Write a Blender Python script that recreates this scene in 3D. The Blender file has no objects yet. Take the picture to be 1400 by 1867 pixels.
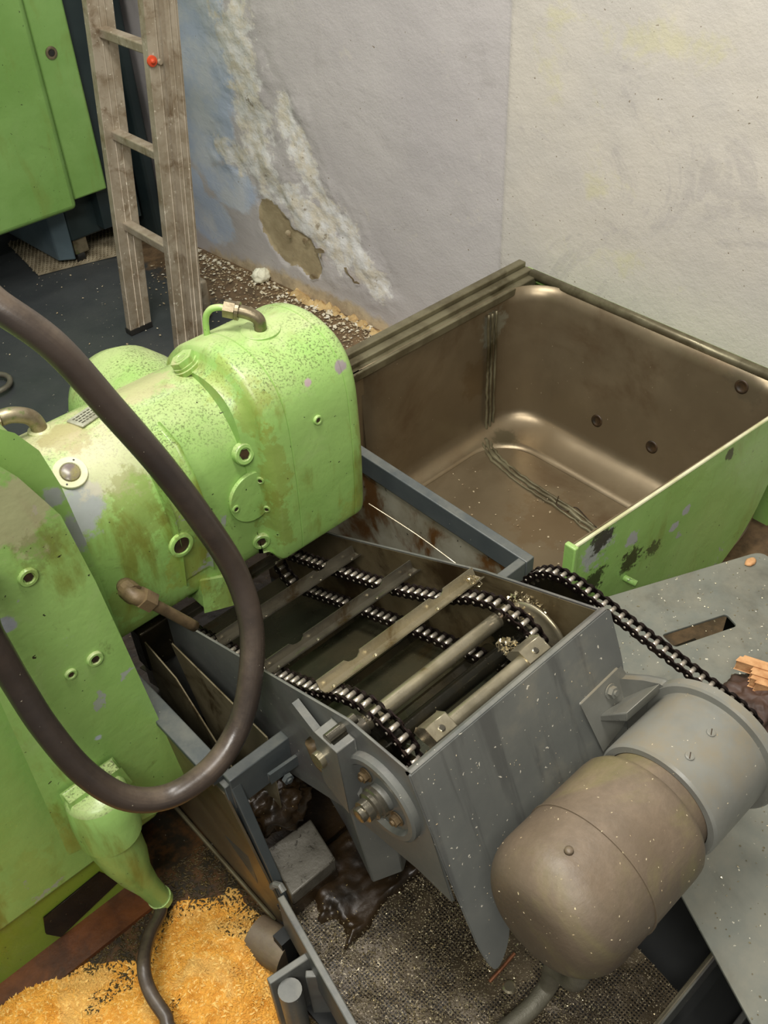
import bpy, bmesh, math, random
import numpy as np
from mathutils import Vector, Matrix
random.seed(7); rng = np.random.default_rng(7)
SC = bpy.context.scene; COL = SC.collection
# ---------------------------------------------------------------- camera
H = 1.7; F = 1760.0
R = Matrix(((0.7326452776572828, -0.6794782978272325, -0.039244616296884936),
            (-0.47378673848339226, -0.46776430981328343, -0.7461385105341852),
            (0.4886276942251151, 0.5652484349794429, -0.6646331192391318)))
cam = bpy.data.cameras.new('camera'); camo = bpy.data.objects.new('camera', cam); COL.objects.link(camo)
cam.sensor_fit = 'VERTICAL'; cam.sensor_height = 24.0; cam.lens = F/1867*24.0; cam.clip_start = .02
mw = Matrix.Identity(4)
for i in range(3):
    mw[i][0] = R[0][i]; mw[i][1] = -R[1][i]; mw[i][2] = -R[2][i]
mw[2][3] = H
camo.matrix_world = mw; SC.camera = camo
# ---------------------------------------------------------------- world, lights, exposure
SC.view_settings.view_transform = 'Standard'; SC.view_settings.look = 'None'
SC.view_settings.exposure = 0.22; SC.view_settings.gamma = 1.0; SC.view_settings.use_curve_mapping = False
W = bpy.data.worlds.new('room_light'); SC.world = W; W.use_nodes = True
W.node_tree.nodes['Background'].inputs[0].default_value = (1.0, .98, .95, 1)
W.node_tree.nodes['Background'].inputs[1].default_value = .18
def area(name, loc, target, sx, sy, power, color=(1, .975, .925)):
    l = bpy.data.lights.new(name, 'AREA'); l.shape = 'RECTANGLE'; l.size = sx; l.size_y = sy
    l.energy = power; l.color = color
    o = bpy.data.objects.new(name, l); COL.objects.link(o); o.location = loc
    o.rotation_euler = (Vector(target)-Vector(loc)).to_track_quat('-Z', 'Y').to_euler()
area('ceiling_lamp', (.35, 1.0, 3.3), (.9, 1.1, 0), 1.6, .5, 74)
area('ceiling_lamp', (-.9, -.6, 3.2), (.7, 1.0, .3), 1.4, .5, 60)
area('ceiling_lamp', (1.2, 3.0, 3.4), (1.2, 2.5, 0), 1.4, .5, 12)

# ---------------------------------------------------------------- unprojection onto known planes
def ray(px, py):
    d = R.transposed() @ Vector((px-700, py-933.5, F)); return d
def az(px, py, z): d = ray(px, py); t = (z-H)/d.z; return Vector((d.x*t, d.y*t, z))
def ax(px, py, x): d = ray(px, py); t = x/d.x; return Vector((x, d.y*t, H+d.z*t))
def ay(px, py, y): d = ray(px, py); t = y/d.y; return Vector((d.x*t, y, H+d.z*t))

# ---------------------------------------------------------------- materials
def lin(c):
    return tuple(((v/255)/12.92 if v <= 10 else (((v/255)+.055)/1.055)**2.4) for v in c)+(1,)
def nd(t, typ, **kw):
    n = t.nodes.new(typ)
    for k, v in kw.items():
        if k.startswith('i_'):
            key = k[2:]; key = int(key) if key.isdigit() else key.replace('_', ' ')
            n.inputs[key].default_value = v
        else: setattr(n, k, v)
    return n
def noise(t, vec, scale, detail=5, rough=.6, dist=0):
    n = nd(t, 'ShaderNodeTexNoise'); n.inputs['Scale'].default_value = scale
    n.inputs['Detail'].default_value = detail; n.inputs['Roughness'].default_value = rough
    n.inputs['Distortion'].default_value = dist; t.links.new(vec, n.inputs['Vector']); return n.outputs['Fac']
def ramp(t, fac, a, b):
    n = nd(t, 'ShaderNodeMapRange'); n.interpolation_type = 'SMOOTHSTEP'
    n.inputs[1].default_value = a; n.inputs[2].default_value = b; t.links.new(fac, n.inputs[0]); return n.outputs[0]
def mix(t, fac, a, b):
    n = nd(t, 'ShaderNodeMix', data_type='RGBA')
    if isinstance(fac, (int, float)): n.inputs[0].default_value = fac
    else: t.links.new(fac, n.inputs[0])
    for v, s in ((a, n.inputs[6]), (b, n.inputs[7])):
        if isinstance(v, tuple): s.default_value = v
        else: t.links.new(v, s)
    return n.outputs[2]
def mth(t, op, a, b=0.0, clamp=False):
    n = nd(t, 'ShaderNodeMath', operation=op); n.use_clamp = clamp
    for v, s in ((a, n.inputs[0]), (b, n.inputs[1])):
        if isinstance(v, (int, float)): s.default_value = v
        else: t.links.new(v, s)
    return n.outputs[0]
def base(name):
    m = bpy.data.materials.new(name); m.use_nodes = True; t = m.node_tree
    b = t.nodes['Principled BSDF']; tc = nd(t, 'ShaderNodeTexCoord'); return m, t, b, tc.outputs['Object']
def bump(t, b, h, strength, dist=.002):
    n = nd(t, 'ShaderNodeBump'); n.inputs['Strength'].default_value = strength; n.inputs['Distance'].default_value = dist
    t.links.new(h, n.inputs['Height']); t.links.new(n.outputs[0], b.inputs['Normal'])
def up_mask(t, a, b):
    g = nd(t, 'ShaderNodeNewGeometry'); s = nd(t, 'ShaderNodeSeparateXYZ'); t.links.new(g.outputs['True Normal'], s.inputs[0])
    return ramp(t, s.outputs[2], a, b)
def attr(t, name):
    n = nd(t, 'ShaderNodeAttribute'); n.attribute_name = name; s = nd(t, 'ShaderNodeSeparateColor')
    t.links.new(n.outputs['Color'], s.inputs[0]); return s.outputs
def generic(name, c1, c2, scale=8, rough=.5, metal=0.0, dust=None, dust_amt=.5, speck=None, speck_t=.70, sscale=160,
            bumpk=.2, bscale=60, rvar=.12, stain=None, stain_t=(.55, .7), stscale=5):
    m, t, b, oc = base(name)
    c = mix(t, ramp(t, noise(t, oc, scale), .35, .68), lin(c1), lin(c2))
    if stain: c = mix(t, ramp(t, noise(t, oc, stscale, 6, .65, .6), *stain_t), c, lin(stain))
    if dust:
        um = up_mask(t, .2, .9)
        c = mix(t, mth(t, 'MULTIPLY', mth(t, 'MULTIPLY', um, ramp(t, noise(t, oc, 14, 6, .7), .3, .75)), dust_amt), c, lin(dust))
    if speck:
        c = mix(t, ramp(t, noise(t, oc, sscale, 3, .55), speck_t, speck_t+.04), c, lin(speck))
    t.links.new(c, b.inputs['Base Color']); b.inputs['Metallic'].default_value = metal
    r = nd(t, 'ShaderNodeMapRange'); t.links.new(noise(t, oc, 11, 5), r.inputs[0])
    r.inputs[1].default_value = .3; r.inputs[2].default_value = .7; r.inputs[3].default_value = rough-rvar; r.inputs[4].default_value = rough+rvar
    t.links.new(r.outputs[0], b.inputs['Roughness'])
    if bumpk: bump(t, b, noise(t, oc, bscale, 5, .6), bumpk)
    return m
def green_paint(name, c1=(154, 191, 106), c2=(138, 178, 92), grime=1.0, chips=True):
    m, t, b, oc = base(name)
    c = mix(t, ramp(t, noise(t, oc, 3.5), .3, .7), lin(c1), lin(c2))
    # yellow-brown oily streaks that run down
    mp = nd(t, 'ShaderNodeMapping'); mp.inputs['Scale'].default_value = (9, 9, 2.2); t.links.new(oc, mp.inputs[0])
    st = ramp(t, noise(t, mp.outputs[0], 1.3, 6, .65, .4), .53, .70)
    c = mix(t, mth(t, 'MULTIPLY', st, .75*grime), c, lin((118, 118, 38)))
    st2 = ramp(t, noise(t, oc, 6, 8, .75, 1.2), .60, .72)
    c = mix(t, mth(t, 'MULTIPLY', st2, .6*grime), c, lin((78, 72, 34)))
    # grimy dotted film on faces that look up
    um = up_mask(t, .15, .8)
    sc_p = mth(t, 'MULTIPLY', ramp(t, noise(t, oc, 4.5, 7, .7, .8), .56, .68), mth(t, 'ADD', mth(t, 'MULTIPLY', um, .7), .12))
    c = mix(t, mth(t, 'MULTIPLY', sc_p, .8*grime), c, lin((186, 180, 152)))
    film = mth(t, 'MULTIPLY', um, ramp(t, noise(t, oc, 5, 5, .6), .3, .6))
    c = mix(t, mth(t, 'MULTIPLY', film, .62*grime), c, lin((188, 194, 142)))
    d = mth(t, 'MULTIPLY', um, ramp(t, noise(t, oc, 260, 3, .7), .5, .62))
    d = mth(t, 'MULTIPLY', d, ramp(t, noise(t, oc, 7, 5, .6), .32, .6))
    c = mix(t, mth(t, 'MULTIPLY', d, .72*grime), c, lin((66, 66, 40)))
    # sparse dark nicks everywhere
    c = mix(t, ramp(t, noise(t, oc, 120, 2, .5), .735, .76), c, lin((48, 50, 30)))
    if chips:
        ch = ramp(t, noise(t, oc, 9, 7, .62, .3), .665, .68)
        c = mix(t, mth(t, 'MULTIPLY', ch, .85), c, lin((160, 164, 158)))
    t.links.new(c, b.inputs['Base Color'])
    r = nd(t, 'ShaderNodeMapRange'); t.links.new(noise(t, oc, 9, 4), r.inputs[0]); r.inputs[1].default_value = .3; r.inputs[2].default_value = .7
    r.inputs[3].default_value = .22; r.inputs[4].default_value = .5; t.links.new(r.outputs[0], b.inputs['Roughness'])
    h = mth(t, 'ADD', noise(t, oc, 22, 3, .5), mth(t, 'MULTIPLY', noise(t, oc, 90, 3, .6), .25))
    bump(t, b, h, .35, .004); return m
M = {}
M['green'] = green_paint('worn_green_paint')
M['green_clean'] = green_paint('cabinet_green_paint', (132, 170, 94), (116, 155, 78), .35, False)
M['green_dark'] = green_paint('oily_green_plinth_paint', (128, 150, 52), (112, 138, 44), .8, False)
M['green_bin'] = green_paint('chipped_green_bin_paint', (152, 190, 108), (134, 176, 90), .5, True)
M['grey'] = generic('grey_enamel', (88, 90, 86), (101, 102, 96), 5, .42, dust=(142, 138, 124), dust_amt=.55, speck=(205, 200, 180), speck_t=.71, bumpk=.12,
                    stain=(86, 84, 82), stain_t=(.5, .66), stscale=4)
M['grey_blue'] = generic('blue_grey_enamel', (66, 72, 73), (79, 84, 83), 6, .4, dust=(122, 120, 108), dust_amt=.5, speck=(180, 178, 160), speck_t=.73, bumpk=.1)
M['grey_plate'] = generic('dusty_grey_plate', (104, 108, 100), (118, 119, 108), 4, .5, dust=(134, 130, 114), dust_amt=.6, speck=(215, 208, 185), speck_t=.70, sscale=120, bumpk=.1,
                    stain=(92, 92, 82), stain_t=(.5, .68))
M['tank_in'] = generic('rust_streaked_tank_wall', (150, 146, 128), (118, 110, 88), 6, .5, stain=(92, 62, 28), stain_t=(.5, .62), stscale=6, speck=(40, 36, 24), speck_t=.68, sscale=60)
M['dark_oil'] = generic('oily_black_steel', (40, 38, 30), (62, 54, 36), 9, .22, .6, speck=(120, 112, 88), speck_t=.69, sscale=110, bumpk=.5, bscale=40)
M['sludge'] = generic('oily_brown_sludge', (50, 36, 18), (26, 20, 12), 14, .42, .1, speck=(170, 150, 100), speck_t=.70, sscale=140, bumpk=.7, bscale=50)
M['trough'] = generic('oily_green_grey_trough', (62, 64, 50), (82, 76, 56), 6, .3, .5, stain=(70, 56, 30), speck=(130, 124, 96), speck_t=.71, bumpk=.2)
M['stainless'] = generic('browned_stainless', (124, 110, 86), (142, 128, 102), 3, .36, .62, stain=(112, 94, 70), stain_t=(.45, .7), stscale=3, speck=(205, 190, 160), speck_t=.725, sscale=110, bumpk=.06, rvar=.07)
M['stain_rim'] = generic('dirty_bare_rim', (128, 122, 96), (96, 88, 66), 12, .4, .5, stain=(70, 62, 40), bumpk=.2)
M['steel'] = generic('oiled_bare_steel', (142, 136, 120), (112, 106, 92), 12, .24, .85, stain=(92, 76, 50), stain_t=(.56, .72), stscale=10, bumpk=.2, bscale=90)
M['steel_br'] = generic('bright_worn_steel', (186, 176, 150), (156, 146, 118), 12, .28, .8, stain=(122, 104, 70), stain_t=(.58, .74), stscale=12, bumpk=.12, bscale=90)
M['chain'] = generic('dark_oiled_chain_plate', (58, 46, 42), (40, 34, 32), 60, .24, .8, bumpk=0)
M['roller'] = generic('polished_chain_roller', (206, 196, 180), (176, 166, 148), 60, .34, .6, bumpk=0)
M['alu'] = generic('grimy_aluminium', (176, 164, 144), (150, 136, 114), 16, .5, .3, stain=(124, 106, 82), stain_t=(.5, .72), stscale=18, speck=(205, 196, 176), speck_t=.66, sscale=90, bumpk=.25)
M['motor'] = generic('dusty_brown_motor_paint', (102, 88, 71), (88, 77, 62), 7, .5, stain=(108, 100, 66), stain_t=(.5, .7), stscale=5, dust=(146, 126, 104), dust_amt=.5, speck=(220, 204, 160), speck_t=.72, sscale=90, bumpk=.3, bscale=120)
M['housing'] = generic('grey_gear_housing', (126, 126, 118), (108, 108, 100), 6, .36, dust=(132, 120, 96), dust_amt=.8, speck=(215, 205, 180), speck_t=.72, bumpk=.1)
M['hose'] = generic('brown_black_rubber_hose', (66, 56, 48), (52, 45, 40), 10, .34, dust=(112, 98, 82), dust_amt=.75, speck=(170, 160, 140), speck_t=.73, bumpk=.2, bscale=80)
M['braid'] = generic('grey_braided_conduit', (116, 112, 96), (90, 86, 72), 14, .5, .2, bumpk=.5, bscale=300)
M['rubber'] = generic('black_rubber', (30, 29, 27), (42, 40, 36), 14, .5, bumpk=.2)
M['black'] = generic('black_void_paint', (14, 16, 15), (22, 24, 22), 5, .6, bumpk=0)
M['cab_dark'] = generic('dark_petrol_paint', (28, 40, 42), (38, 50, 50), 4, .5, bumpk=.05)
M['cab_blue'] = generic('pale_blue_grey_base_paint', (96, 112, 118), (80, 96, 102), 5, .5, bumpk=.05)
M['matting'] = generic('beige_ribbed_matting', (158, 146, 120), (122, 110, 86), 18, .8, bumpk=.4)
M['fitting'] = generic('tarnished_pipe_fitting', (150, 138, 112), (104, 92, 70), 20, .38, .6, stain=(96, 112, 60), stain_t=(.54, .64), stscale=16, bumpk=.3)
M['grimy_fit'] = generic('grime_caked_fitting', (112, 94, 66), (80, 66, 46), 26, .5, .2, bumpk=.6)
M['cream'] = generic('cream_ring', (216, 214, 178), (190, 188, 140), 14, .45, bumpk=.1)
M['glass'] = generic('clouded_sight_glass', (118, 106, 104), (150, 142, 88), 40, .25, bumpk=.1)
def streaked():
    m, t, b, oc = base('streaked_grey_front_enamel')
    c = mix(t, ramp(t, noise(t, oc, 5), .35, .68), lin((92, 94, 90)), lin((104, 105, 99)))
    mp = nd(t, 'ShaderNodeMapping'); mp.inputs['Scale'].default_value = (26, 2.2, 2.2); t.links.new(oc, mp.inputs[0])
    c = mix(t, mth(t, 'MULTIPLY', ramp(t, noise(t, mp.outputs[0], 1.0, 5, .6, .5), .5, .66), .55), c, lin((68, 68, 66)))
    c = mix(t, mth(t, 'MULTIPLY', ramp(t, noise(t, oc, 5, 6, .7), .55, .7), .5), c, lin((126, 122, 108)))
    c = mix(t, ramp(t, noise(t, oc, 120, 2, .5), .71, .74), c, lin((200, 194, 176)))
    t.links.new(c, b.inputs['Base Color']); b.inputs['Roughness'].default_value = .42; bump(t, b, noise(t, oc, 60, 4, .6), .12); return m
M['grey_front'] = streaked()
def add_spot(mat, cen, r, col, amt=.9, nscale=22, zs=1.0, rag=.9):
    """a stain, chip or grime patch of the surface itself, ragged by noise"""
    t = mat.node_tree; b = t.nodes['Principled BSDF']; old = b.inputs['Base Color'].links[0].from_socket
    tc = nd(t, 'ShaderNodeTexCoord'); mp = nd(t, 'ShaderNodeMapping'); sc = (1/r, 1/r, zs/r)
    mp.inputs['Scale'].default_value = sc; mp.inputs['Location'].default_value = tuple(-cen[i]*sc[i] for i in range(3)); t.links.new(tc.outputs['Object'], mp.inputs[0])
    ln = nd(t, 'ShaderNodeVectorMath', operation='LENGTH'); t.links.new(mp.outputs[0], ln.inputs[0])
    v = mth(t, 'ADD', ln.outputs['Value'], mth(t, 'MULTIPLY', mth(t, 'SUBTRACT', noise(t, tc.outputs['Object'], nscale, 6, .7), .5), rag*3))
    f = mth(t, 'MULTIPLY', ramp(t, v, 1.15, .75), amt)
    t.links.new(mix(t, f, old, lin(col)), b.inputs['Base Color'])
M['rust_edge'] = generic('rusty_red_floor_strip', (104, 60, 28), (70, 40, 20), 14, .5, stain=(40, 28, 16), stain_t=(.52, .66), bumpk=.5)
M['hole'] = generic('rusty_dark_socket', (64, 46, 26), (30, 24, 14), 40, .5, bumpk=.2)
M['orange'] = generic('orange_screw_cap', (214, 78, 40), (190, 66, 36), 20, .5, bumpk=0)
M['plateink'] = generic('embossed_name_plate', (190, 188, 168), (150, 148, 128), 30, .4, .3, bumpk=.1)
M['ink'] = generic('dark_plate_print', (70, 68, 56), (90, 86, 70), 30, .5, bumpk=0)
M['sawdust'] = generic('orange_sawdust', (240, 178, 74), (214, 146, 48), 40, .85, stain=(226, 176, 92), stain_t=(.5, .62), stscale=9, bumpk=.8, bscale=220)
M['saw_dk'] = generic('oil_soaked_sawdust', (78, 62, 26), (52, 44, 20), 50, .6, bumpk=.8, bscale=200, speck=(150, 130, 60), speck_t=.66)
M['wood'] = generic('splintered_pale_wood', (206, 158, 108), (176, 124, 78), 40, .75, bumpk=.6, bscale=120)
M['rag'] = generic('brown_crumpled_rag', (78, 56, 44), (56, 40, 32), 18, .6, bumpk=.4)
M['flake'] = generic('white_plaster_flake', (196, 182, 150), (146, 124, 90), 30, .85, bumpk=.3)
M['white_flake'] = generic('white_paint_flake', (226, 220, 202), (204, 192, 162), 30, .85, bumpk=0)
M['white'] = generic('white_foam', (240, 238, 214), (228, 224, 196), 20, .8, bumpk=.4)
M['chip'] = generic('shiny_metal_chip', (210, 198, 165), (150, 136, 104), 60, .25, .8, bumpk=0)
M['wire'] = generic('thin_bare_wire', (150, 140, 120), (120, 110, 90), 60, .35, .6, bumpk=0)
M['copper'] = generic('brown_copper_wire', (150, 100, 70), (110, 70, 46), 60, .35, .6, bumpk=0)
M['concrete_block'] = generic('dusty_grey_steel_block', (92, 88, 78), (78, 74, 64), 30, .45, .2, stain=(50, 46, 36), stain_t=(.58, .62), stscale=60, bumpk=.4, bscale=140)
# perforated screen
def perf():
    m, t, b, oc = base('perforated_screen_with_grit')
    v = nd(t, 'ShaderNodeTexVoronoi'); v.inputs['Scale'].default_value = 190; v.inputs['Randomness'].default_value = .12; t.links.new(oc, v.inputs['Vector'])
    holes = ramp(t, v.outputs['Distance'], .28, .38)
    c = mix(t, ramp(t, noise(t, oc, 9, 6, .7), .35, .7), lin((62, 53, 38)), lin((98, 86, 66)))
    c = mix(t, holes, lin((20, 16, 12)), c)
    c = mix(t, ramp(t, noise(t, oc, 5, 5, .6), .58, .7), c, lin((52, 40, 24)))
    c = mix(t, ramp(t, noise(t, oc, 300, 2, .6), .62, .7), c, lin((196, 182, 150)))
    t.links.new(c, b.inputs['Base Color']); b.inputs['Roughness'].default_value = .4; b.inputs['Metallic'].default_value = .35
    bump(t, b, mth(t, 'ADD', holes, noise(t, oc, 200, 3, .6)), .6, .002); return m
M['perf'] = perf()
def floor_mat():
    m, t, b, oc = base('worn_painted_concrete_floor')
    a = attr(t, 'zone')   # red: brown bare strip near the wall, green: oily dark ground under the machines
    c = mix(t, ramp(t, noise(t, oc, 2.5, 6, .6), .35, .7), lin((54, 58, 59)), lin((68, 71, 70)))
    n1 = noise(t, oc, 12, 6, .65)
    br = ramp(t, mth(t, 'ADD', a[0], mth(t, 'MULTIPLY', mth(t, 'SUBTRACT', n1, .5), .9)), .4, .62)
    c = mix(t, br, c, mix(t, ramp(t, noise(t, oc, 20, 6, .7), .35, .65), lin((88, 72, 52)), lin((124, 100, 72))))
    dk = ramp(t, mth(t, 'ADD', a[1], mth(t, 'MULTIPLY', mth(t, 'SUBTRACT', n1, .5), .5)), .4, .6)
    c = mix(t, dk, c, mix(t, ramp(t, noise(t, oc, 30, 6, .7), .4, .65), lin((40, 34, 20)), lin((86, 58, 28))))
    c = mix(t, ramp(t, noise(t, oc, 110, 2, .5), .73, .76), c, lin((176, 168, 148)))
    t.links.new(c, b.inputs['Base Color'])
    r = nd(t, 'ShaderNodeMapRange'); t.links.new(noise(t, oc, 6, 5), r.inputs[0]); r.inputs[3].default_value = .25; r.inputs[4].default_value = .75
    t.links.new(r.outputs[0], b.inputs['Roughness']); bump(t, b, noise(t, oc, 40, 5, .65), .3, .003); return m
M['floor'] = floor_mat()
def wall_mat():
    m, t, b, oc = base('peeling_painted_plaster')
    a = attr(t, 'zone_a'); d = attr(t, 'zone_b')
    nA = mth(t, 'SUBTRACT', noise(t, oc, 9, 8, .68, .5), .5); nB = mth(t, 'SUBTRACT', noise(t, oc, 34, 6, .7), .5)
    def zone(ch, k, lo, hi): return ramp(t, mth(t, 'ADD', mth(t, 'ADD', ch, mth(t, 'MULTIPLY', nA, k)), mth(t, 'MULTIPLY', nB, k*.4)), lo, hi)
    c = mix(t, ramp(t, noise(t, oc, 2.2, 5, .55), .3, .7), lin((186, 180, 178)), lin((197, 191, 187)))
    c = mix(t, d[2], c, mix(t, ramp(t, noise(t, oc, 3, 5, .6), .35, .65), lin((200, 194, 184)), lin((208, 201, 188))))     # right hand bay
    c = mix(t, mth(t, 'MULTIPLY', ramp(t, noise(t, oc, 6, 8, .75, .4), .6, .66), .35), c, lin((214, 206, 190)))
    c = mix(t, mth(t, 'MULTIPLY', ramp(t, noise(t, oc, 3.2, 9, .8, .8), .54, .62), .4), c, lin((176, 170, 166)))
    c = mix(t, zone(a[0], .7, .34, .56), c, mix(t, ramp(t, noise(t, oc, 6, 6, .6), .4, .62), lin((184, 195, 214)), lin((206, 210, 216))))   # old blue-white paint
    cr = mix(t, ramp(t, noise(t, oc, 16, 7, .7), .38, .6), lin((218, 209, 190)), lin((228, 226, 222)))
    c = mix(t, zone(a[2], 1.3, .42, .6), c, cr)
    c = mix(t, mth(t, 'MULTIPLY', zone(a[2], 2.2, .95, 1.1), .8), c, lin((128, 112, 86)))
    c = mix(t, mth(t, 'MULTIPLY', zone(d[0], 2.4, .5, 1.0), .4), c, lin((208, 203, 150)))          # yellow stains
    c = mix(t, mth(t, 'MULTIPLY', zone(d[1], .9, .42, .7), .85), c, mix(t, ramp(t, noise(t, oc, 10, 6, .7), .4, .6), lin((206, 186, 148)), lin((170, 150, 116))))   # damp foot
    tan = ramp(t, mth(t, 'ADD', a[1], mth(t, 'MULTIPLY', nB, .28)), .49, .52)
    c = mix(t, tan, c, mix(t, ramp(t, noise(t, oc, 9, 5, .6), .35, .65), lin((182, 166, 132)), lin((156, 140, 108))))
    c = mix(t, ramp(t, noise(t, oc, 90, 2, .5), .74, .76), c, lin((140, 128, 110)))
    t.links.new(c, b.inputs['Base Color']); b.inputs['Roughness'].default_value = .75
    h = mth(t, 'ADD', mth(t, 'MULTIPLY', noise(t, oc, 14, 8, .62), mth(t, 'ADD', mth(t, 'MULTIPLY', a[2], 1.6), .5)), mth(t, 'MULTIPLY', noise(t, oc, 130, 4, .6), .18))
    bump(t, b, h, .5, .01); return m
M['wall'] = wall_mat()

# ---------------------------------------------------------------- builders
def meta(o, label=None, cat=None, group=None, kind=None):
    if label: o['label'] = label
    if cat: o['category'] = cat
    if group: o['group'] = group
    if kind: o['kind'] = kind
    return o
def thing(name, loc, label, cat, group=None):
    o = bpy.data.objects.new(name, None); COL.objects.link(o); o.location = loc; o.empty_display_size = .05
    return meta(o, label, cat, group)
def wmat(o):
    m = o.matrix_basis.copy() if o.parent is None else wmat(o.parent) @ o.matrix_parent_inverse @ o.matrix_basis
    return m
def put(name, me, mat, parent=None, kind=None, label=None, smooth=False, mw_=None):
    if mat is not None and not me.materials: me.materials.append(M[mat] if isinstance(mat, str) else mat)
    if smooth: me.polygons.foreach_set('use_smooth', [True]*len(me.polygons))
    o = bpy.data.objects.new(name, me); COL.objects.link(o)
    if mw_ is not None: o.matrix_basis = mw_
    if parent is not None:
        o.parent = parent; o.matrix_parent_inverse = wmat(parent).inverted()
    if kind: o['kind'] = kind
    if label: o['label'] = label
    return o
def md(v, f):
    me = bpy.data.meshes.new('m'); me.from_pydata([tuple(x) for x in v], [], f); me.update(); return me
def bev(o, w, seg=3, ang=30):
    b = o.modifiers.new('b', 'BEVEL'); b.width = w; b.segments = seg; b.limit_method = 'ANGLE'; b.angle_limit = math.radians(ang); b.harden_normals = False
    o.data.polygons.foreach_set('use_smooth', [True]*len(o.data.polygons))
    try: o.data.set_sharp_from_angle(angle=math.radians(40))
    except Exception: pass
    return o
class MB:
    def __init__(s): s.v = []; s.f = []
    def add(s, v, f):
        k = len(s.v); s.v += [tuple(x) for x in v]; s.f += [tuple(i+k for i in q) for q in f]; return s
    def box(s, a, b):
        x0, y0, z0 = a; x1, y1, z1 = b
        return s.add([(x0,y0,z0),(x1,y0,z0),(x1,y1,z0),(x0,y1,z0),(x0,y0,z1),(x1,y0,z1),(x1,y1,z1),(x0,y1,z1)],
                     [(3,2,1,0),(4,5,6,7),(0,1,5,4),(1,2,6,5),(2,3,7,6),(3,0,4,7)])
    def hexa(s, bot, top):      # two quads
        return s.add(list(bot)+list(top), [(3,2,1,0),(4,5,6,7),(0,1,5,4),(1,2,6,5),(2,3,7,6),(3,0,4,7)])
    def prism(s, poly, off):    # planar polygon (3D points) extruded by vector
        n = len(poly); off = Vector(off); p = [Vector(q) for q in poly]
        nrm = Vector((0, 0, 0))
        for i in range(n):
            a, b = p[i], p[(i+1) % n]; nrm += a.cross(b)
        if nrm.dot(off) > 0: p = p[::-1]
        v = p+[q+off for q in p]
        f = [tuple(range(n)), tuple(range(2*n-1, n-1, -1))]+[(i, i+n, (i+1) % n+n, (i+1) % n) for i in range(n)]
        f[2:] = [tuple(reversed(q)) for q in f[2:]]
        f = [f[0], f[1]]+[(( i+1) % n, (i+1) % n+n, i+n, i) for i in range(n)]
        return s.add(v, f)
    def tube(s, pts, r, n=14, caps=True):
        P = [Vector(p) for p in pts]; m = len(P); rr = r if hasattr(r, '__len__') else [r]*m
        T = [(P[min(i+1, m-1)]-P[max(i-1, 0)]).normalized() for i in range(m)]
        u = T[0].orthogonal().normalized(); v = []; 
        for i in range(m):
            u = (u-T[i]*u.dot(T[i])).normalized(); w = T[i].cross(u)
            v += [P[i]+(u*math.cos(2*math.pi*k/n)+w*math.sin(2*math.pi*k/n))*rr[i] for k in range(n)]
        f = [(i*n+k, i*n+(k+1) % n, (i+1)*n+(k+1) % n, (i+1)*n+k) for i in range(m-1) for k in range(n)]
        if caps: f += [tuple(range(n-1, -1, -1)), tuple(range((m-1)*n, m*n))]
        return s.add(v, f)
    def cyl(s, c, d, r, h, n=24, r2=None):   # from c along unit d
        c = Vector(c); d = Vector(d).normalized(); return s.tube([c, c+d*h], [r, r if r2 is None else r2], n)
    def lathe(s, c, d, prof, n=40):          # prof: (dist along d, radius)
        c = Vector(c); d = Vector(d).normalized(); u = d.orthogonal().normalized(); w = d.cross(u); v = []; m = len(prof)
        for (h, r) in prof:
            v += [c+d*h+(u*math.cos(2*math.pi*k/n)+w*math.sin(2*math.pi*k/n))*max(r, 1e-5) for k in range(n)]
        f = [(i*n+k, i*n+(k+1) % n, (i+1)*n+(k+1) % n, (i+1)*n+k) for i in range(m-1) for k in range(n)]
        f += [tuple(range(n-1, -1, -1)), tuple(range((m-1)*n, m*n))]
        return s.add(v, f)
    def mesh(s): 
        me = md(s.v, s.f); return me
    def put(s, name, mat, parent=None, smooth=False, **kw): return put(name, s.mesh(), mat, parent, smooth=smooth, **kw)
def shade(o, ang=35):
    o.data.polygons.foreach_set('use_smooth', [True]*len(o.data.polygons))
    o.data.set_sharp_from_angle(angle=math.radians(ang)); return o
def catmull(pts, k=8):
    P = [Vector(p) for p in pts]; P = [P[0]*2-P[1]]+P+[P[-1]*2-P[-2]]; out = []
    for i in range(1, len(P)-2):
        for j in range(k):
            t = j/k; a, b, c, d = P[i-1], P[i], P[i+1], P[i+2]
            out.append(.5*((2*b)+(c-a)*t+(2*a-5*b+4*c-d)*t*t+(3*b-a-3*c+d)*t**3))
    out.append(P[-2]); return out
def flat_shape(outs, th, bevel=0.0):         # 2D outlines (first outer, rest holes) -> slab mesh centred on z=0
    cu = bpy.data.curves.new('c', 'CURVE'); cu.dimensions = '2D'; cu.fill_mode = 'BOTH'; cu.extrude = max(th/2-bevel, 1e-5); cu.bevel_depth = bevel; cu.bevel_resolution = 1; cu.offset = -bevel
    for o in outs:
        sp = cu.splines.new('POLY'); sp.points.add(len(o)-1); sp.use_cyclic_u = True
        for i, p in enumerate(o): sp.points[i].co = (p[0], p[1], 0, 1)
    ob = bpy.data.objects.new('c', cu); me = bpy.data.meshes.new_from_object(ob); bpy.data.objects.remove(ob); bpy.data.curves.remove(cu)
    return me
def roundpoly(pts, r, n=5):
    out = []; m = len(pts); rs = r if hasattr(r, '__len__') else [r]*m
    for i in range(m):
        p = Vector(pts[i]); a = Vector(pts[i-1]); b = Vector(pts[(i+1) % m])
        da = (a-p); db = (b-p); q = min(rs[i], da.length*.45, db.length*.45)
        if q < 1e-6: out.append(p); continue
        s, e = p+da.normalized()*q, p+db.normalized()*q
        for k in range(n+1):
            t = k/n; out.append((1-t)**2*s+2*t*(1-t)*p+t*t*e)
    return out
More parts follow.
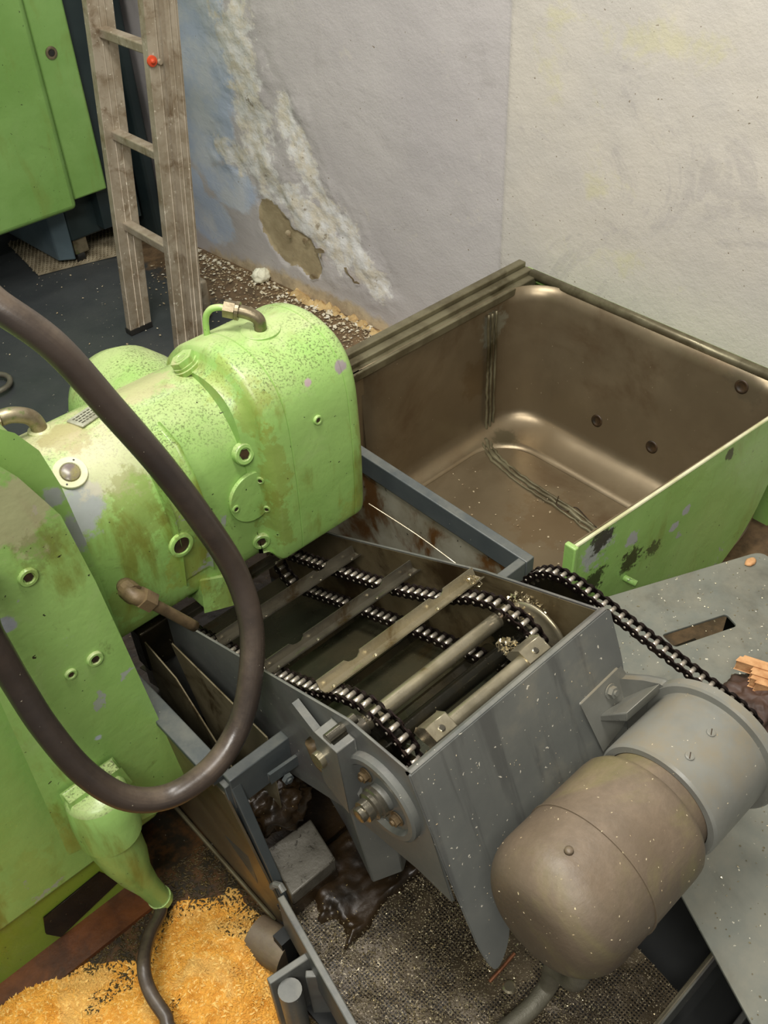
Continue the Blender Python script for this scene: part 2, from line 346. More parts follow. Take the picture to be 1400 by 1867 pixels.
def frame(o, x, z):        # matrix from origin, x dir and z (normal) dir
    z = Vector(z).normalized(); x = Vector(x); x = (x-z*x.dot(z)).normalized(); y = z.cross(x)
    m = Matrix.Identity(4)
    for i in range(3): m[i][0] = x[i]; m[i][1] = y[i]; m[i][2] = z[i]; m[i][3] = o[i]
    return m
def hit(px, py):
    bpy.context.view_layer.update(); dg = bpy.context.evaluated_depsgraph_get()
    ok, loc, n, i, o, m = SC.ray_cast(dg, Vector((0, 0, H)), ray(px, py).normalized())
    if n.dot(ray(px, py)) > 0: n = -n
    return loc, n
# value noise on grids
def vnoise(x, y, seed=0):
    xi = np.floor(x).astype(int); yi = np.floor(y).astype(int); xf = x-xi; yf = y-yi
    def h(a, b):
        q = np.sin(a*127.1+b*311.7+seed*74.7)*43758.5453; return q-np.floor(q)
    u = xf*xf*(3-2*xf); v = yf*yf*(3-2*yf)
    return (h(xi, yi)*(1-u)+h(xi+1, yi)*u)*(1-v)+(h(xi, yi+1)*(1-u)+h(xi+1, yi+1)*u)*v
def fbm(x, y, o=5, seed=0):
    s = 0; a = .5
    for i in range(o): s = s+a*vnoise(x*2**i, y*2**i, seed+i); a *= .5
    return s
def grid(nx, ny, X, Y, Z):
    v = np.stack([X.ravel(), Y.ravel(), Z.ravel()], 1)
    i = np.arange(nx-1); j = np.arange(ny-1); I, J = np.meshgrid(i, j); a = (J*nx+I).ravel()
    f = np.stack([a, a+1, a+nx+1, a+nx], 1)
    me = bpy.data.meshes.new('g'); me.vertices.add(len(v)); me.vertices.foreach_set('co', v.ravel())
    me.loops.add(f.size); me.loops.foreach_set('vertex_index', f.ravel()); me.polygons.add(len(f))
    me.polygons.foreach_set('loop_start', np.arange(0, f.size, 4)); me.polygons.foreach_set('loop_total', np.full(len(f), 4)); me.update(calc_edges=True)
    me.polygons.foreach_set('use_smooth', [True]*len(f)); return me
def color_attr(me, name, r, g, b):
    a = me.color_attributes.new(name, 'FLOAT_COLOR', 'POINT'); d = np.ones((len(me.vertices), 4)); d[:, 0] = r.ravel(); d[:, 1] = g.ravel(); d[:, 2] = b.ravel()
    a.data.foreach_set('color', d.ravel())

# ================================================================ SETTING
# floor
nx, ny = 220, 240; xs = np.linspace(-1.6, 2.6, nx); ys = np.linspace(-.8, 5.2, ny); X, Y = np.meshgrid(xs, ys)
wallx = 1.7921+(3.1743-Y)*.0721
dw = wallx-X
zb = np.clip(1.25-dw/(.30+.55*np.clip((2.1-Y)/1.0, 0, 1)), 0, 1)
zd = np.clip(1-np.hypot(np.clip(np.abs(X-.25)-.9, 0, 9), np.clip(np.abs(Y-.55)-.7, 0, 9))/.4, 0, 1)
me = grid(nx, ny, X, Y, (fbm(X*7, Y*7, 3)-.5)*.004-.002)
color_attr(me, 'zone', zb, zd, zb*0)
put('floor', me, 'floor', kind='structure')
# wall: local x runs along it, local y is up
wo = Vector((1.7921, 3.1743, 0)); wd = Vector((.07193337, -.99740944, 0)); wn = Vector((-.99740944, -.07193337, 0))
WM = frame(wo, wd, wn)
def wuv(px, py):
    d = ray(px, py); t = (wo-Vector((0, 0, H))).dot(wn)/d.dot(wn); q = Vector((0, 0, H))+d*t; return (q-wo).dot(wd), q.z
nu, nv = 640, 330; us = np.linspace(-.35, 3.9, nu); vs = np.linspace(-.02, 2.1, nv); U, V = np.meshgrid(us, vs)
def blob(cx, cy, rx, ry, ang=0, soft=1.0):     # centre in photo pixels -> wall, radii in metres
    u, v = wuv(cx, cy); a = math.radians(ang); du = U-u; dv = V-v
    p = (du*math.cos(a)+dv*math.sin(a))/rx; q = (-du*math.sin(a)+dv*math.cos(a))/ry
    return np.clip(1.0-(np.sqrt(p*p+q*q)-1)/soft*.5-.5, 0, 1)
def band(pts, w):
    d = np.full(U.shape, 9.0); P = [wuv(*p) for p in pts]
    for (a, b) in zip(P[:-1], P[1:]):
        ex, ey = b[0]-a[0], b[1]-a[1]; t = np.clip(((U-a[0])*ex+(V-a[1])*ey)/(ex*ex+ey*ey), 0, 1)
        d = np.minimum(d, np.hypot(U-a[0]-t*ex, V-a[1]-t*ey))
    return np.clip(1-d/w*.5, 0, 1)
blue = np.maximum.reduce([blob(370, 60, .14, .28, 0, .6), blob(372, 200, .13, .20, 0, .6), blob(350, 150, .14, .3, 0, .5), blob(420, 340, .13, .08, 0, .7), blob(385, 400, .13, .09, 0, .7), blob(345, 330, .08, .06, 0, .6)])
tan = np.maximum(blob(508, 425, .125, .08, -52, .8), blob(555, 465, .09, .07, -40, .8))
cream = np.maximum(band([(425, 30), (440, 120), (455, 200), (470, 280), (500, 340), (560, 380), (610, 450)], .10), band([(520, 200), (540, 270), (575, 350), (630, 430), (690, 520)], .06))
cream = np.maximum(cream, band([(400, 270), (430, 290), (500, 330)], .05))
yel = np.maximum.reduce([blob(1200, 75, .2, .05, 0, .9), blob(1015, 90, .05, .16, 0, .9)*.85, blob(1090, 300, .10, .2, 0, .9)*.55, blob(1130, 470, .2, .08, 0, .9)*.6, blob(560, 560, .2, .05, 0, .9)])
foot = np.clip(1-V/.11, 0, 1)*np.clip(1.25-np.abs(U-.75)/.9, .0, 1)
uc, _ = wuv(914, 450)
right = np.clip((U-uc)/.008+.5, 0, 1)
relief = (fbm(U*9, V*9, 5)-.5)*(.004+.030*np.clip(cream, 0, 1)**.8)+(fbm(U*2.2, V*2.2, 2, 9)-.5)*.012
e = np.clip((tan+(fbm(U*30, V*30, 4, 5)-.5)*.28-.46)/.06, 0, 1)
relief = relief*(1-e)-.008*e+right*.004
me = grid(nu, nv, U, V, relief)
color_attr(me, 'zone_a', blue, tan, cream*.8); color_attr(me, 'zone_b', yel, foot, right)
put('wall_right', me, 'wall', kind='structure', mw_=WM)
# dark back wall far beyond the cabinet
MB().box((-1.6, 4.9, 0), (2.3, 5.0, 2.6)).put('wall_back', 'cab_dark', kind='structure')

# ================================================================ WASH BIN (stainless inside, green outside)
bin_ = thing('metal_bin', (1.4, 1.05, 0), 'big open sheet metal bin, browned steel inside and chipped green outside, against the wall', 'bin')
zt, zf = .46, .06
def lerp(a, b, t): return a+(b-a)*t
# inside shell swept: left wall (y 1.46) -> floor -> ; separate faces with a rounded corner
def sheet(P, name, mat, th=.004, smooth=True):     # P grid of points rows x cols
    r, c = len(P), len(P[0]); v = [p for row in P for p in row]
    f = [(i*c+j, i*c+j+1, (i+1)*c+j+1, (i+1)*c+j) for i in range(r-1) for j in range(c-1)]
    o = put(name, md(v, f), mat, bin_, smooth=smooth); s = o.modifiers.new('s', 'SOLIDIFY'); s.thickness = th; s.offset = 0; return o
rad = .05
def cols(x0, xm, yL, y0, z):   # section in plan at height z : along left wall then rounded corner then back wall
    pts = [Vector((lerp(x0, xm-.12, t/6), yL, z)) for t in range(7)]
    for k in range(1, 9):
        a = k/9*math.pi/2; pts.append(Vector((xm-.12+.12*math.sin(a), yL-.12+.12*math.cos(a), z)))
    pts += [Vector((xm, lerp(yL-.12, y0, t/6), z)) for t in range(7)]
    return pts
rows = []
for t in range(9):
    s = t/8; z = lerp(zt, zf+rad, s); xm = lerp(1.823, 1.765, s); rows.append(cols(1.207, xm, lerp(1.46, 1.445, s), .70, z))
for k in range(1, 8):         # fillet into the floor
    a = k/7*math.pi/2; z = zf+rad*(1-math.sin(a)); ins = .09*(1-math.cos(a)); rows.append(cols(1.207, 1.765-ins*1.3, 1.445-ins*.6, .70, z))
sheet(rows, 'shell', 'stainless')
# floor pan
MB().hexa([(1.035, .74, zf-.006), (1.65, .70, zf-.006), (1.66, 1.40, zf-.006), (1.035, 1.40, zf-.006)], [(1.035, .74, zf), (1.65, .70, zf), (1.66, 1.40, zf), (1.035, 1.40, zf)]).put('floor_pan', 'stainless', bin_)
MB().hexa([(1.035, 1.40, zf-.006), (1.25, 1.40, zf-.006), (1.25, 1.455, zf-.006), (1.035, 1.455, zf-.006)], [(1.035, 1.40, zf), (1.25, 1.40, zf), (1.25, 1.455, zf), (1.035, 1.455, zf)]).put('floor_lip', 'stainless', bin_)
MB().box((1.035, 1.455, zf), (1.215, 1.46, zt)).put('side_extension', 'stainless', bin_)
# rims
rim = MB(); 
for dz, dy in ((0, 0), (.012, .022), (.024, .046)): rim.box((1.035, 1.450+dy, zt-.022), (1.835, 1.4735+dy, zt+dz))
bev(rim.put('left_rim', 'stain_rim', bin_), .003, 2)
o = MB().tube([(1.83, 1.47, zt), (1.83, .70, zt)], .013, 12).put('back_rim', 'stain_rim', bin_, smooth=True)
bev(MB().box((1.825, .69, zt-.02), (1.85, 1.50, zt+.004)).put('back_flange', 'green_bin', bin_), .003, 2)
# outer backing (green) of back and left
MB().box((1.845, .69, .05), (1.85, 1.47, zt-.01)).put('outer_back', 'green_bin', bin_)
MB().box((1.035, 1.47, .05), (1.84, 1.475, zt-.01)).put('outer_left', 'green_bin', bin_)
# right wall green with bottom back corner cut round
gp = [Vector((1.084, .737, .44)), Vector((1.09, .737, .462)), Vector((1.83, .683, .462)), Vector((1.715, .690, .14)), Vector((1.62, .697, .05)), Vector((1.084, .737, .05))]
bev(MB().prism(roundpoly(gp, [0, .004, .01, .05, .05, .01]), (0, -.006, 0)).put('green_side', 'green_bin', bin_), .0015, 1)
MB().prism([p+Vector((0, .002, 0)) for p in roundpoly(gp, [0, .004, .01, .05, .05, .01])], (0, .003, 0)).put('inner_side', 'stainless', bin_)
MB().tube([(1.088, .733, .462), (1.83, .682, .463)], .004, 8).put('side_rim', 'cream', bin_)
bev(MB().box((1.078, .722, .05), (1.09, .748, .47)).put('front_lip', 'green_bin', bin_), .003)
MB().cyl(ay(1128, 1048, .731), (.2, -1, -.1), .007, .04, 10).put('side_pin', 'green_bin', bin_, smooth=True)
# weld seams
def wobble(a, b, n, k): return [Vector(a).lerp(Vector(b), i/n)+Vector((random.uniform(-k, k), random.uniform(-k, k), random.uniform(-k, k))) for i in range(n+1)]
sa = [az(884, 800, zf+.004), az(905, 835, zf+.004), az(960, 880, zf+.004), az(1030, 925, zf+.004), az(1092, 972, zf+.004)]
o = MB(); jit = lambda k: Vector((random.uniform(-k, k), random.uniform(-k, k), 0))
for dx_, r0 in ((0, .0065), (-.014, .004), (.012, .004)):
    cc_ = [p+Vector((dx_, 0, -.002))+jit(.0022) for p in catmull(sa, 8)]; o.tube(cc_, [r0*random.uniform(.6, 1.25) for _ in cc_], 7)
o.put('floor_weld', 'stain_rim', bin_, smooth=True)
o = MB()
for dx in (0, .013, .028): 
    b0 = ay(890, 574, 1.452); b1 = ay(884, 790, 1.436); b1.z = max(b1.z, zf+.01)
    o.tube(wobble(b0+Vector((dx, -.003, 0)), b1+Vector((dx, -.004, 0)), 26, .0012), .004, 6)
o.put('corner_weld', 'stain_rim', bin_, smooth=True)
for p in ((1088, 767), (1188, 815), (1352, 705)):
    l, n = hit(*p)
    MB().lathe(l-n*.001, n, [(0, .017), (.002, .017), (.003, .012), (.0015, .011), (.0015, 0)], 20).put('rubber_plug', 'hole', bin_, smooth=True)
for px, py, r, col, amt, nsc in ((1085, 1000, .045, (158, 164, 158), 1, 24), (1150, 985, .02, (166, 170, 166), 1, 30), (1095, 985, .03, (42, 40, 28), .95, 40), (1170, 900, .018, (50, 48, 30), .95, 40), (1120, 940, .02, (44, 42, 28), .95, 40),
    (1230, 960, .016, (168, 172, 170), 1, 30), (1250, 930, .012, (168, 172, 170), 1, 30), (1150, 1020, .03, (40, 44, 24), .9, 60), (1080, 1060, .03, (40, 44, 24), .9, 60), (1330, 830, .014, (60, 60, 34), .9, 50), (1190, 1000, .02, (40, 44, 24), .8, 70)):
    l, n = hit(px, py); add_spot(M['green_bin'], l, r, col, amt, nsc, 1, 1.3)
for px, py, r, col, amt in ((905, 600, .05, (160, 160, 140), .7), (925, 800, .035, (96, 88, 66), .8), (870, 690, .06, (108, 88, 58), .5), (1360, 700, .05, (110, 100, 80), .6), (1000, 950, .10, (120, 100, 72), .6)):
    l, n = hit(px, py); add_spot(M['stainless'], l, r, col, amt, 18)
# rust wire lying in the bin
q = [az(1018, 905, zf+.004), az(1015, 920, zf+.012), az(1035, 932, zf+.006), az(1050, 925, zf+.004), az(1075, 950, zf+.004), az(1095, 968, zf+.004)]
meta(MB().tube(catmull(q, 6), .0014, 6).put('bent_wire', 'hole', smooth=True), 'thin dark bent wire lying on the bin floor beside the weld', 'wire')

# ================================================================ COOLANT TANK
tank = thing('coolant_tank', (.69, 1.2, 0), 'long grey open tank with thick rim under the chip conveyor', 'tank')
zr = .45
bev(MB().hexa([(.358, .80, .05), (.370, .80, .05), (.370, 1.35, .05), (.358, 1.35, .05)], [(.335, .785, zr-.01), (.345, .785, zr-.01), (.345, 1.35, zr-.01), (.335, 1.35, zr-.01)]).put('left_wall', 'stain_panel' if 'stain_panel' in M else 'grey_blue', tank), .001, 1)
bev(MB().box((.325, .80, zr-.012), (.358, 1.13, zr)).put('left_rim', 'grey_blue', tank), .002, 2)
bev(MB().box((1.012, .78, .05), (1.018, 1.75, zr-.004)).put('right_wall', 'tank_in', tank), .001, 1)
bev(MB().box((1.008, .776, zr-.05), (1.030, 1.75, zr)).put('right_rim', 'grey_blue', tank), .002, 2)
MB().box((.36, 1.74, .05), (1.02, 1.75, zr)).put('back_wall', 'tank_in', tank)
MB().box((.36, .80, .05), (1.02, 1.75, .056)).put('tank_floor', 'sludge', tank)
bev(MB().box((.344, .783, zr-.075), (.458, .803, zr)).put('front_beam', 'grey_blue', tank), .002, 2)
bev(MB().box((.86, .777, zr-.30), (1.0075, .795, zr)).put('front_wall', 'grey_blue', tank), .002, 2)
MB().box((.86, .795, zr-.30), (1.012, .799, zr-.02)).put('front_wall_inside', 'tank_in', tank)
bev(MB().hexa([(.362, .715, .06), (.377, .715, .06), (.377, .74, .06), (.362, .74, .06)], [(.344, .783, zr-.02), (.362, .783, zr-.02), (.362, .803, zr-.02), (.344, .803, zr-.02)]).put('front_leg', 'grey_blue', tank), .002, 2)
# brushed side sheet on the outside left
sp = [Vector((.342, .79, .43)), Vector((.340, 1.08, .20)), Vector((.348, .985, .13)), Vector((.362, .76, .03)), Vector((.368, .715, .06))]
MB().prism([Vector((.334, .79, .42)), Vector((.334, 1.13, .40)), Vector((.345, 1.10, .09)), Vector((.357, .76, .03)), Vector((.360, .72, .05))], (.004, 0, 0)).put('side_sheet', 'stainless', tank)
MB().tube([(.338, 1.10, .09), (.352, .76, .028)], .004, 8).put('sheet_edge', 'stain_rim', tank)
# bent splash sheets hanging inside the left of the tank
s1 = [ax(350, 1165, .405)+Vector((0, 0, 0)), ax(512, 1338, .405), ax(497, 1378, .405), ax(470, 1400, .405), ax(380, 1290, .405)]
def sheetpx(pts, x, mat, nm, y0=None):
    MB().prism([ax(p[0], p[1], x) for p in pts], (.0025, 0, 0)).put(nm, mat, tank)
M['liner'] = generic('oil_browned_liner', (112, 100, 74), (80, 66, 42), 7, .35, .3, stain=(52, 38, 20), stain_t=(.48, .64), stscale=7, speck=(190, 180, 150), speck_t=.73, sscale=90, bumpk=.2)
M['splash'] = generic('dirty_thin_sheet', (132, 122, 96), (108, 98, 72), 9, .45, .3, stain=(74, 62, 38), stain_t=(.5, .65), stscale=9, bumpk=.15)
s_top1 = [az(352, 1168, .47), az(512, 1340, .46)]
bev(MB().prism([Vector((.431, 1.07, .455)), Vector((.431, .806, .452)), Vector((.431, .806, .25)), Vector((.431, .98, .20))], (.003, 0, 0)).put('splash_sheet', 'splash', tank), .0008, 1)
bev(MB().prism([Vector((.405, 1.13, .44)), Vector((.405, 1.03, .42)), Vector((.405, .86, .26)), Vector((.405, .84, .12)), Vector((.405, 1.1, .10))], (.003, 0, 0)).put('splash_sheet', 'splash', tank), .0008, 1)

# ================================================================ CHIP CONVEYOR
conv = thing('chip_conveyor', (.65, .8, 0), 'grey chain conveyor head with steel cross bars rising out of the tank', 'conveyor')
XL, XR = .457, .850
LP = [(1.30, .395), (1.04, .4986), (.625, .648), (.503, .655)]
RP = [(1.40, .285), (1.13, .3915), (.737, .569), (.503, .653)]
FB = [(.395, .37)]
def side(x, P, th, nm, bot):
    poly = [Vector((x, y, z)) for y, z in P]+[Vector((x, y, z)) for y, z in bot]
    o = MB().prism(poly, (th, 0, 0)).put(nm, 'grey', conv); bev(o, .001, 1); return o
side(XL, LP, .004, 'left_side_plate', [(.43, .43), (.50, .43), (.66, .40), (1.30, .12)])
side(XR-.004, RP, .004, 'right_side_plate', [(.43, .43), (.50, .43), (.66, .36), (1.40, .06)])
# inner liner on the right wall: brown and oily
MB().prism([Vector((XR-.0045, y-.0, z-.002)) for y, z in RP]+[Vector((XR-.0045, y, z)) for y, z in [(.50, .45), (.66, .37), (1.40, .08)]], (-.001, 0, 0)).put('right_liner', 'liner', conv)
MB().prism([Vector((XL+.0045, y, z-.002)) for y, z in LP]+[Vector((XL+.0045, y, z)) for y, z in [(.50, .45), (.66, .40), (1.30, .14)]], (.001, 0, 0)).put('left_liner', 'dark_oil', conv)
# sloping front plate with folded edges and lower tongue
n_f = Vector((0, -.28, .105)).normalized()
def fp(x, s): return Vector((x, .505-.118*s, .655-.285*s))     # s=0 top, 1 bottom
fpoly = roundpoly([fp(XL-.002, 0), fp(XR+.002, 0), fp(XR+.002, .30), fp(XR-.01, .52), fp(.815, .80), fp(.55, .80), fp(.505, 1.14), fp(.472, 1.22), fp(.462, 1.05), fp(XL, .6)], [.002, .006, .02, .02, .02, .02, .02, .02, .02, .02])
o = MB().prism(fpoly, n_f*.005).put('front_plate', 'grey_front', conv); bev(o, .0015, 2)
bev(MB().hexa([fp(XL, 0)+Vector((0, .006, -.012)), fp(XR, 0)+Vector((0, .006, -.012)), fp(XR, 0)+Vector((0, .011, -.004)), fp(XL, 0)+Vector((0, .011, -.004))],
              [fp(XL, 0)+Vector((0, -.002, .002)), fp(XR, 0)+Vector((0, -.002, .002)), fp(XR, 0)+Vector((0, .004, .003)), fp(XL, 0)+Vector((0, .004, .003))]).put('front_fold', 'grey', conv), .001, 1)
# trough sheets under the lower run
def slope_quad(x0, x1, P, th, nm, mat):
    poly = [Vector((x0, y, z)) for y, z in P]+[Vector((x0, y, z-th)) for y, z in reversed(P)]
    return MB().prism(poly, (x1-x0, 0, 0)).put(nm, mat, conv)
slope_quad(XL+.006, XR-.006, [(.515, .43), (.66, .41), (1.35, .12)], .003, 'trough', 'trough')
slope_quad(XL+.006, XR-.006, [(.505, .64), (.512, .43)], .001, 'head_liner', 'dark_oil')
# chain path (y, z): upper run, head sprocket, lower run, far turn
cy, cz, cr = .612, .548, .056
path = [(1.20, .333), (1.0, .415), (.89, .463), (.78, .522), (.70, .583), (.655, .603)]
for k in range(1, 10):
    a = math.radians(78+k*18.5); path.append((cy+cr*math.cos(a), cz+cr*math.sin(a)))
path += [(.66, .462), (.79, .414), (.888, .376), (1.066, .300), (1.20, .24)]
for k in range(1, 6):
    a = math.radians(-100+k*30); path.append((1.215+.045*math.cos(a), .287+.045*math.sin(a)))
def resample(P, pitch, closed=True):
    Q = [np.array(p, float) for p in P]+([np.array(P[0], float)] if closed else [])
    L = [0]
    for a, b in zip(Q[:-1], Q[1:]): L.append(L[-1]+np.hypot(*(b-a)))
    n = int(round(L[-1]/pitch)); n -= n % 2; out = []
    for i in range(n+(0 if closed else 1)):
        s = L[-1]*i/n; k = min(np.searchsorted(L, s, side='right')-1, len(Q)-2); t = (s-L[k])/(L[k+1]-L[k]); out.append(Q[k]*(1-t)+Q[k+1]*t)
    return out
def link_mesh(p, w, hgt, th, inner):
    """two waisted plates (local x = along, z = normal of the chain, y = across) and the roller"""
    mb = MB(); ww = w/2-(th*1.1 if inner else 0)
    out = []
    N = 7
    for k in range(N):
        a = math.pi/2+math.pi*k/(N-1); out.append((hgt/2*math.cos(a), hgt/2*math.sin(a)))
    out.append((p/2, -hgt*.34))
    for k in range(N):
        a = -math.pi/2+math.pi*k/(N-1); out.append((p+hgt/2*math.cos(a), hgt/2*math.sin(a)))
    out.append((p/2, hgt*.34))
    for s in (-1, 1):
        y = s*ww; mb.prism([(a, y-th/2, b) for a, b in out], (0, th, 0))
    me = mb.mesh(); me.materials.append(M['chain']); me.materials.append(M['roller'])
    nf = len(me.polygons)
    bm = bmesh.new(); bm.from_mesh(me)
    r = MB()
    if inner:
        r.cyl((0, -ww, 0), (0, 1, 0), hgt*.27, 2*ww, 12); r.cyl((p, -ww, 0), (0, 1, 0), hgt*.27, 2*ww, 12)
    else:
        r.cyl((0, -ww-th*.9, 0), (0, 1, 0), hgt*.15, 2*ww+th*1.8, 8); r.cyl((p, -ww-th*.9, 0), (0, 1, 0), hgt*.15, 2*ww+th*1.8, 8)
    vs_ = [bm.verts.new(v) for v in r.v]
    for f in r.f:
        g = bm.faces.new([vs_[i] for i in f]); g.material_index = 1; g.smooth = True
    bm.to_mesh(me); bm.free(); return me
def make_chain(nm, X, P, pitch, w, hgt, th, root, label=None, closed=True, visible=None):
    pts = resample(P, pitch, closed); n = len(pts)
    # the chain's own mesh: its pins
    pins = MB()
    for q in pts: pins.cyl((X-w/2-.001, q[0], q[1]), (1, 0, 0), hgt*.12, w+.002, 6)
    ch = pins.put(nm, 'chain', root)
    pl = float(np.hypot(*(pts[1]-pts[0])))
    mi, mo = link_mesh(pl, w, hgt, th, True), link_mesh(pl, w, hgt, th, False)
    for i in range(n if closed else n-1):
        a = pts[i]; b = pts[(i+1) % n]; d = Vector((0, b[0]-a[0], b[1]-a[1])).normalized()
        z = Vector((1, 0, 0)).cross(d); m = Matrix.Identity(4)
        y = z.cross(d)
        for r_ in range(3): m[r_][0] = d[r_]; m[r_][1] = y[r_]; m[r_][2] = z[r_]
        m[0][3] = X; m[1][3] = a[0]; m[2][3] = a[1]
        put('chain_link', mi if i % 2 else mo, None, ch, mw_=m)
    return pts
make_chain('chain', .515, path, .0191, .0245, .0150, .0022, conv)
make_chain('chain', .785, path, .0191, .0245, .0150, .0022, conv)
# sprockets and shafts
def sprocket(nm, c, r, teeth, th, root, mat='steel'):
    pts = []
    for i in range(teeth):
        for k, q in ((-.28, .86), (-.12, 1.04), (.12, 1.04), (.28, .86)):
            a = (i+k)/teeth*2*math.pi; pts.append((c[0]-th/2, c[1]+r*q*math.cos(a), c[2]+r*q*math.sin(a)))
    return MB().prism(pts, (th, 0, 0)).put(nm, mat, root)
for X in (.515, .785): sprocket('sprocket', (X, cy, cz), cr-.002, 18, .008, conv, 'dark_oil')
shade(MB().cyl((.465, cy, cz), (1, 0, 0), .014, .42, 20).put('head_shaft', 'dark_oil', conv))
shade(MB().cyl((.415, .648, .574), (1, 0, 0), .0125, .40, 24).put('idler_shaft', 'steel_br', conv))
shade(MB().cyl((.455, .648, .574), (1, 0, 0), .0175, .045, 24).put('shaft_collar', 'steel', conv))
# cross bars
def flight(y, z, ang, x0=.503, x1=.835, name='cross_bar', mat='steel', notch=True, nm_par=None):
    L = x1-x0; mb = MB()
    w = .024; h = .017
    root = None
    # flat leg profile (V shaped section) extruded
    sec = [(-w/2, 0), (-.002, -.003), (w/2, 0), (w/2, .0022), (-.002, -.0008), (-w/2, .0022)]
    mb.prism([(0, a, b) for a, b in sec], (L, 0, 0))
    # upstanding far flange with notches
    pts = [(0, 0)]; 
    pts += [(0, h)]
    if notch:
        for c in (.22, .76):
            cx_ = c*L
            pts += [(cx_-.018, h), (cx_-.012, h-.006), (cx_-.004, h-.008), (cx_+.004, h-.008), (cx_+.010, h-.004), (cx_+.012, h)]
    pts += [(L, h), (L, 0)]
    mb.prism([(a, w/2-.0022, b) for a, b in pts], (0, .0022, 0))
    for c in (.05, .30, .70, .94): mb.lathe((c*L, -.004, -.001), (0, 0, 1), [(0, .0045), (.003, .004), (.0045, .001)], 10)
    me = mb.mesh(); m = Matrix.Translation((x0, y, z)) @ Matrix.Rotation(ang, 4, 'X')
    o = put(name, me, mat, conv, mw_=m); shade(o, 25); return o
A0 = math.radians(-27)
flight(.733, .571, math.radians(-31), .500, .832, mat='steel_br')
flight(.882, .483, A0, .502, .832)
flight(1.040, .415, A0, .508, .828)
flight(1.185, .357, A0, .508, .828)
for (y, z) in ((.70, .432), (.86, .372), (1.02, .305)):
    flight(y, z, math.radians(-23)+math.pi, .508, .828, mat='dark_oil', notch=False)
# discharge bar at the head: two blocks with a tube between
MB()
yb, zb_ = .541, .618
shade(MB().cyl((.560, yb, zb_), (1, 0, 0), .0125, .16, 20).put('discharge_tube', 'steel_br', conv))
for x0, x1 in ((.527, .566), (.714, .758)):
    b = MB().prism([(x0, yb+a, zb_+c) for a, c in ((-.016, -.012), (-.013, .010), (.010, .017), (.026, .004), (.030, -.012), (.012, -.014))], (x1-x0, 0, 0)).put('discharge_block', 'steel_br', conv); bev(b, .001, 1)
    MB().lathe(((x0+x1)/2, yb-.003, zb_+.013), (0, -.3, 1), [(0, .005), (.0015, .005), (.002, .004)], 12).put('rivet', 'steel', b)
# caked light grease pile near right sprocket
def pile(c, r, n, mat, nm, root, sz=.004, hgt=.012):
    mb = MB()
    for i in range(n):
        a = random.uniform(0, 6.28); q = r*math.sqrt(random.random()); p = Vector((c[0]+q*math.cos(a)*.8, c[1]+q*math.sin(a), c[2]+hgt*(1-q/r)*random.random()))
        s = sz*random.uniform(.4, 1.1); d = [Vector((random.gauss(0, 1), random.gauss(0, 1), random.gauss(0, 1))).normalized()*s for _ in range(4)]
        mb.add([p+x for x in d], [(0, 1, 2), (0, 2, 3), (0, 3, 1), (1, 3, 2)])
    return mb.put(nm, mat, root, kind='stuff')
MB().lathe((.820, .60, .545), (-1, 0, 0), [(0, .062), (.004, .062), (.006, .055), (.006, .03), (.02, .028), (.02, .0)], 36).put('bearing_cover', 'steel_br', conv, smooth=True)
pile((.822, .63, .585), .035, 260, 'chip', 'caked_chips', conv)
pile((.735, .585, .600), .02, 160, 'chip', 'caked_chips', conv)
pile((.535, .535, .575), .02, 120, 'chip', 'caked_chips', conv)
pile((.815, .73, .575), .014, 80, 'chip', 'caked_chips', conv, .003)
# left bearing flange, hub and bolts
bc = ax(697, 1452, .452)
o = MB().lathe((XL, bc.y, bc.z), (-1, 0, 0), [(0, .070), (.010, .070), (.013, .066), (.013, .058), (.005, .054), (.005, .022), (.014, .020)], 48).put('bearing_flange', 'grey', conv, smooth=True); shade(o)
o = MB().lathe((XL-.014, bc.y, bc.z), (-1, 0, 0), [(0, .024), (.006, .024), (.008, .021), (.014, .021), (.016, .016), (.026, .016), (.027, .011), (.034, .011), (.035, .009)], 24).put('bearing_hub', 'steel', conv); shade(o)
def hexbolt(c, d, r, h, nm, mat, root, washer=True):
    mb = MB()
    if washer: mb.cyl(c, d, r*1.35, h*.2, 20)
    mb.cyl(Vector(c)+Vector(d).normalized()*h*.2, d, r, h*.8, 6); mb.cyl(Vector(c)+Vector(d).normalized()*h, d, r*.5, h*.35, 12)
    return mb.put(nm, mat, root)
for p in ((668, 1412), (725, 1492)):
    q = ax(p[0], p[1], XL-.006); hexbolt(q, (-1, 0, 0), .0085, .009, 'bolt', 'grimy_fit', conv)
# adjuster block around the shaft on the left
blk = MB()
poly = [(.662, .622), (.662, .54), (.6, .492), (.612, .622)]
x0, x1 = .424, .4565
blk.prism([Vector((x0, y, z)) for y, z in [(.660, .621), (.649, .515), (.600, .492), (.612, .621)]], (.0325, 0, 0))
o = blk.put('adjuster_block', 'grey', conv); bev(o, .0015, 2)
bev(MB().box((.430, .624, .6205), (.4565, .646, .6225)).put('adjuster_recess', 'dark_oil', conv), .0005, 1)
shade(MB().cyl((.428, .636, .624), (1, 0, 0), .008, .05, 16).put('adjuster_pin', 'steel', conv))
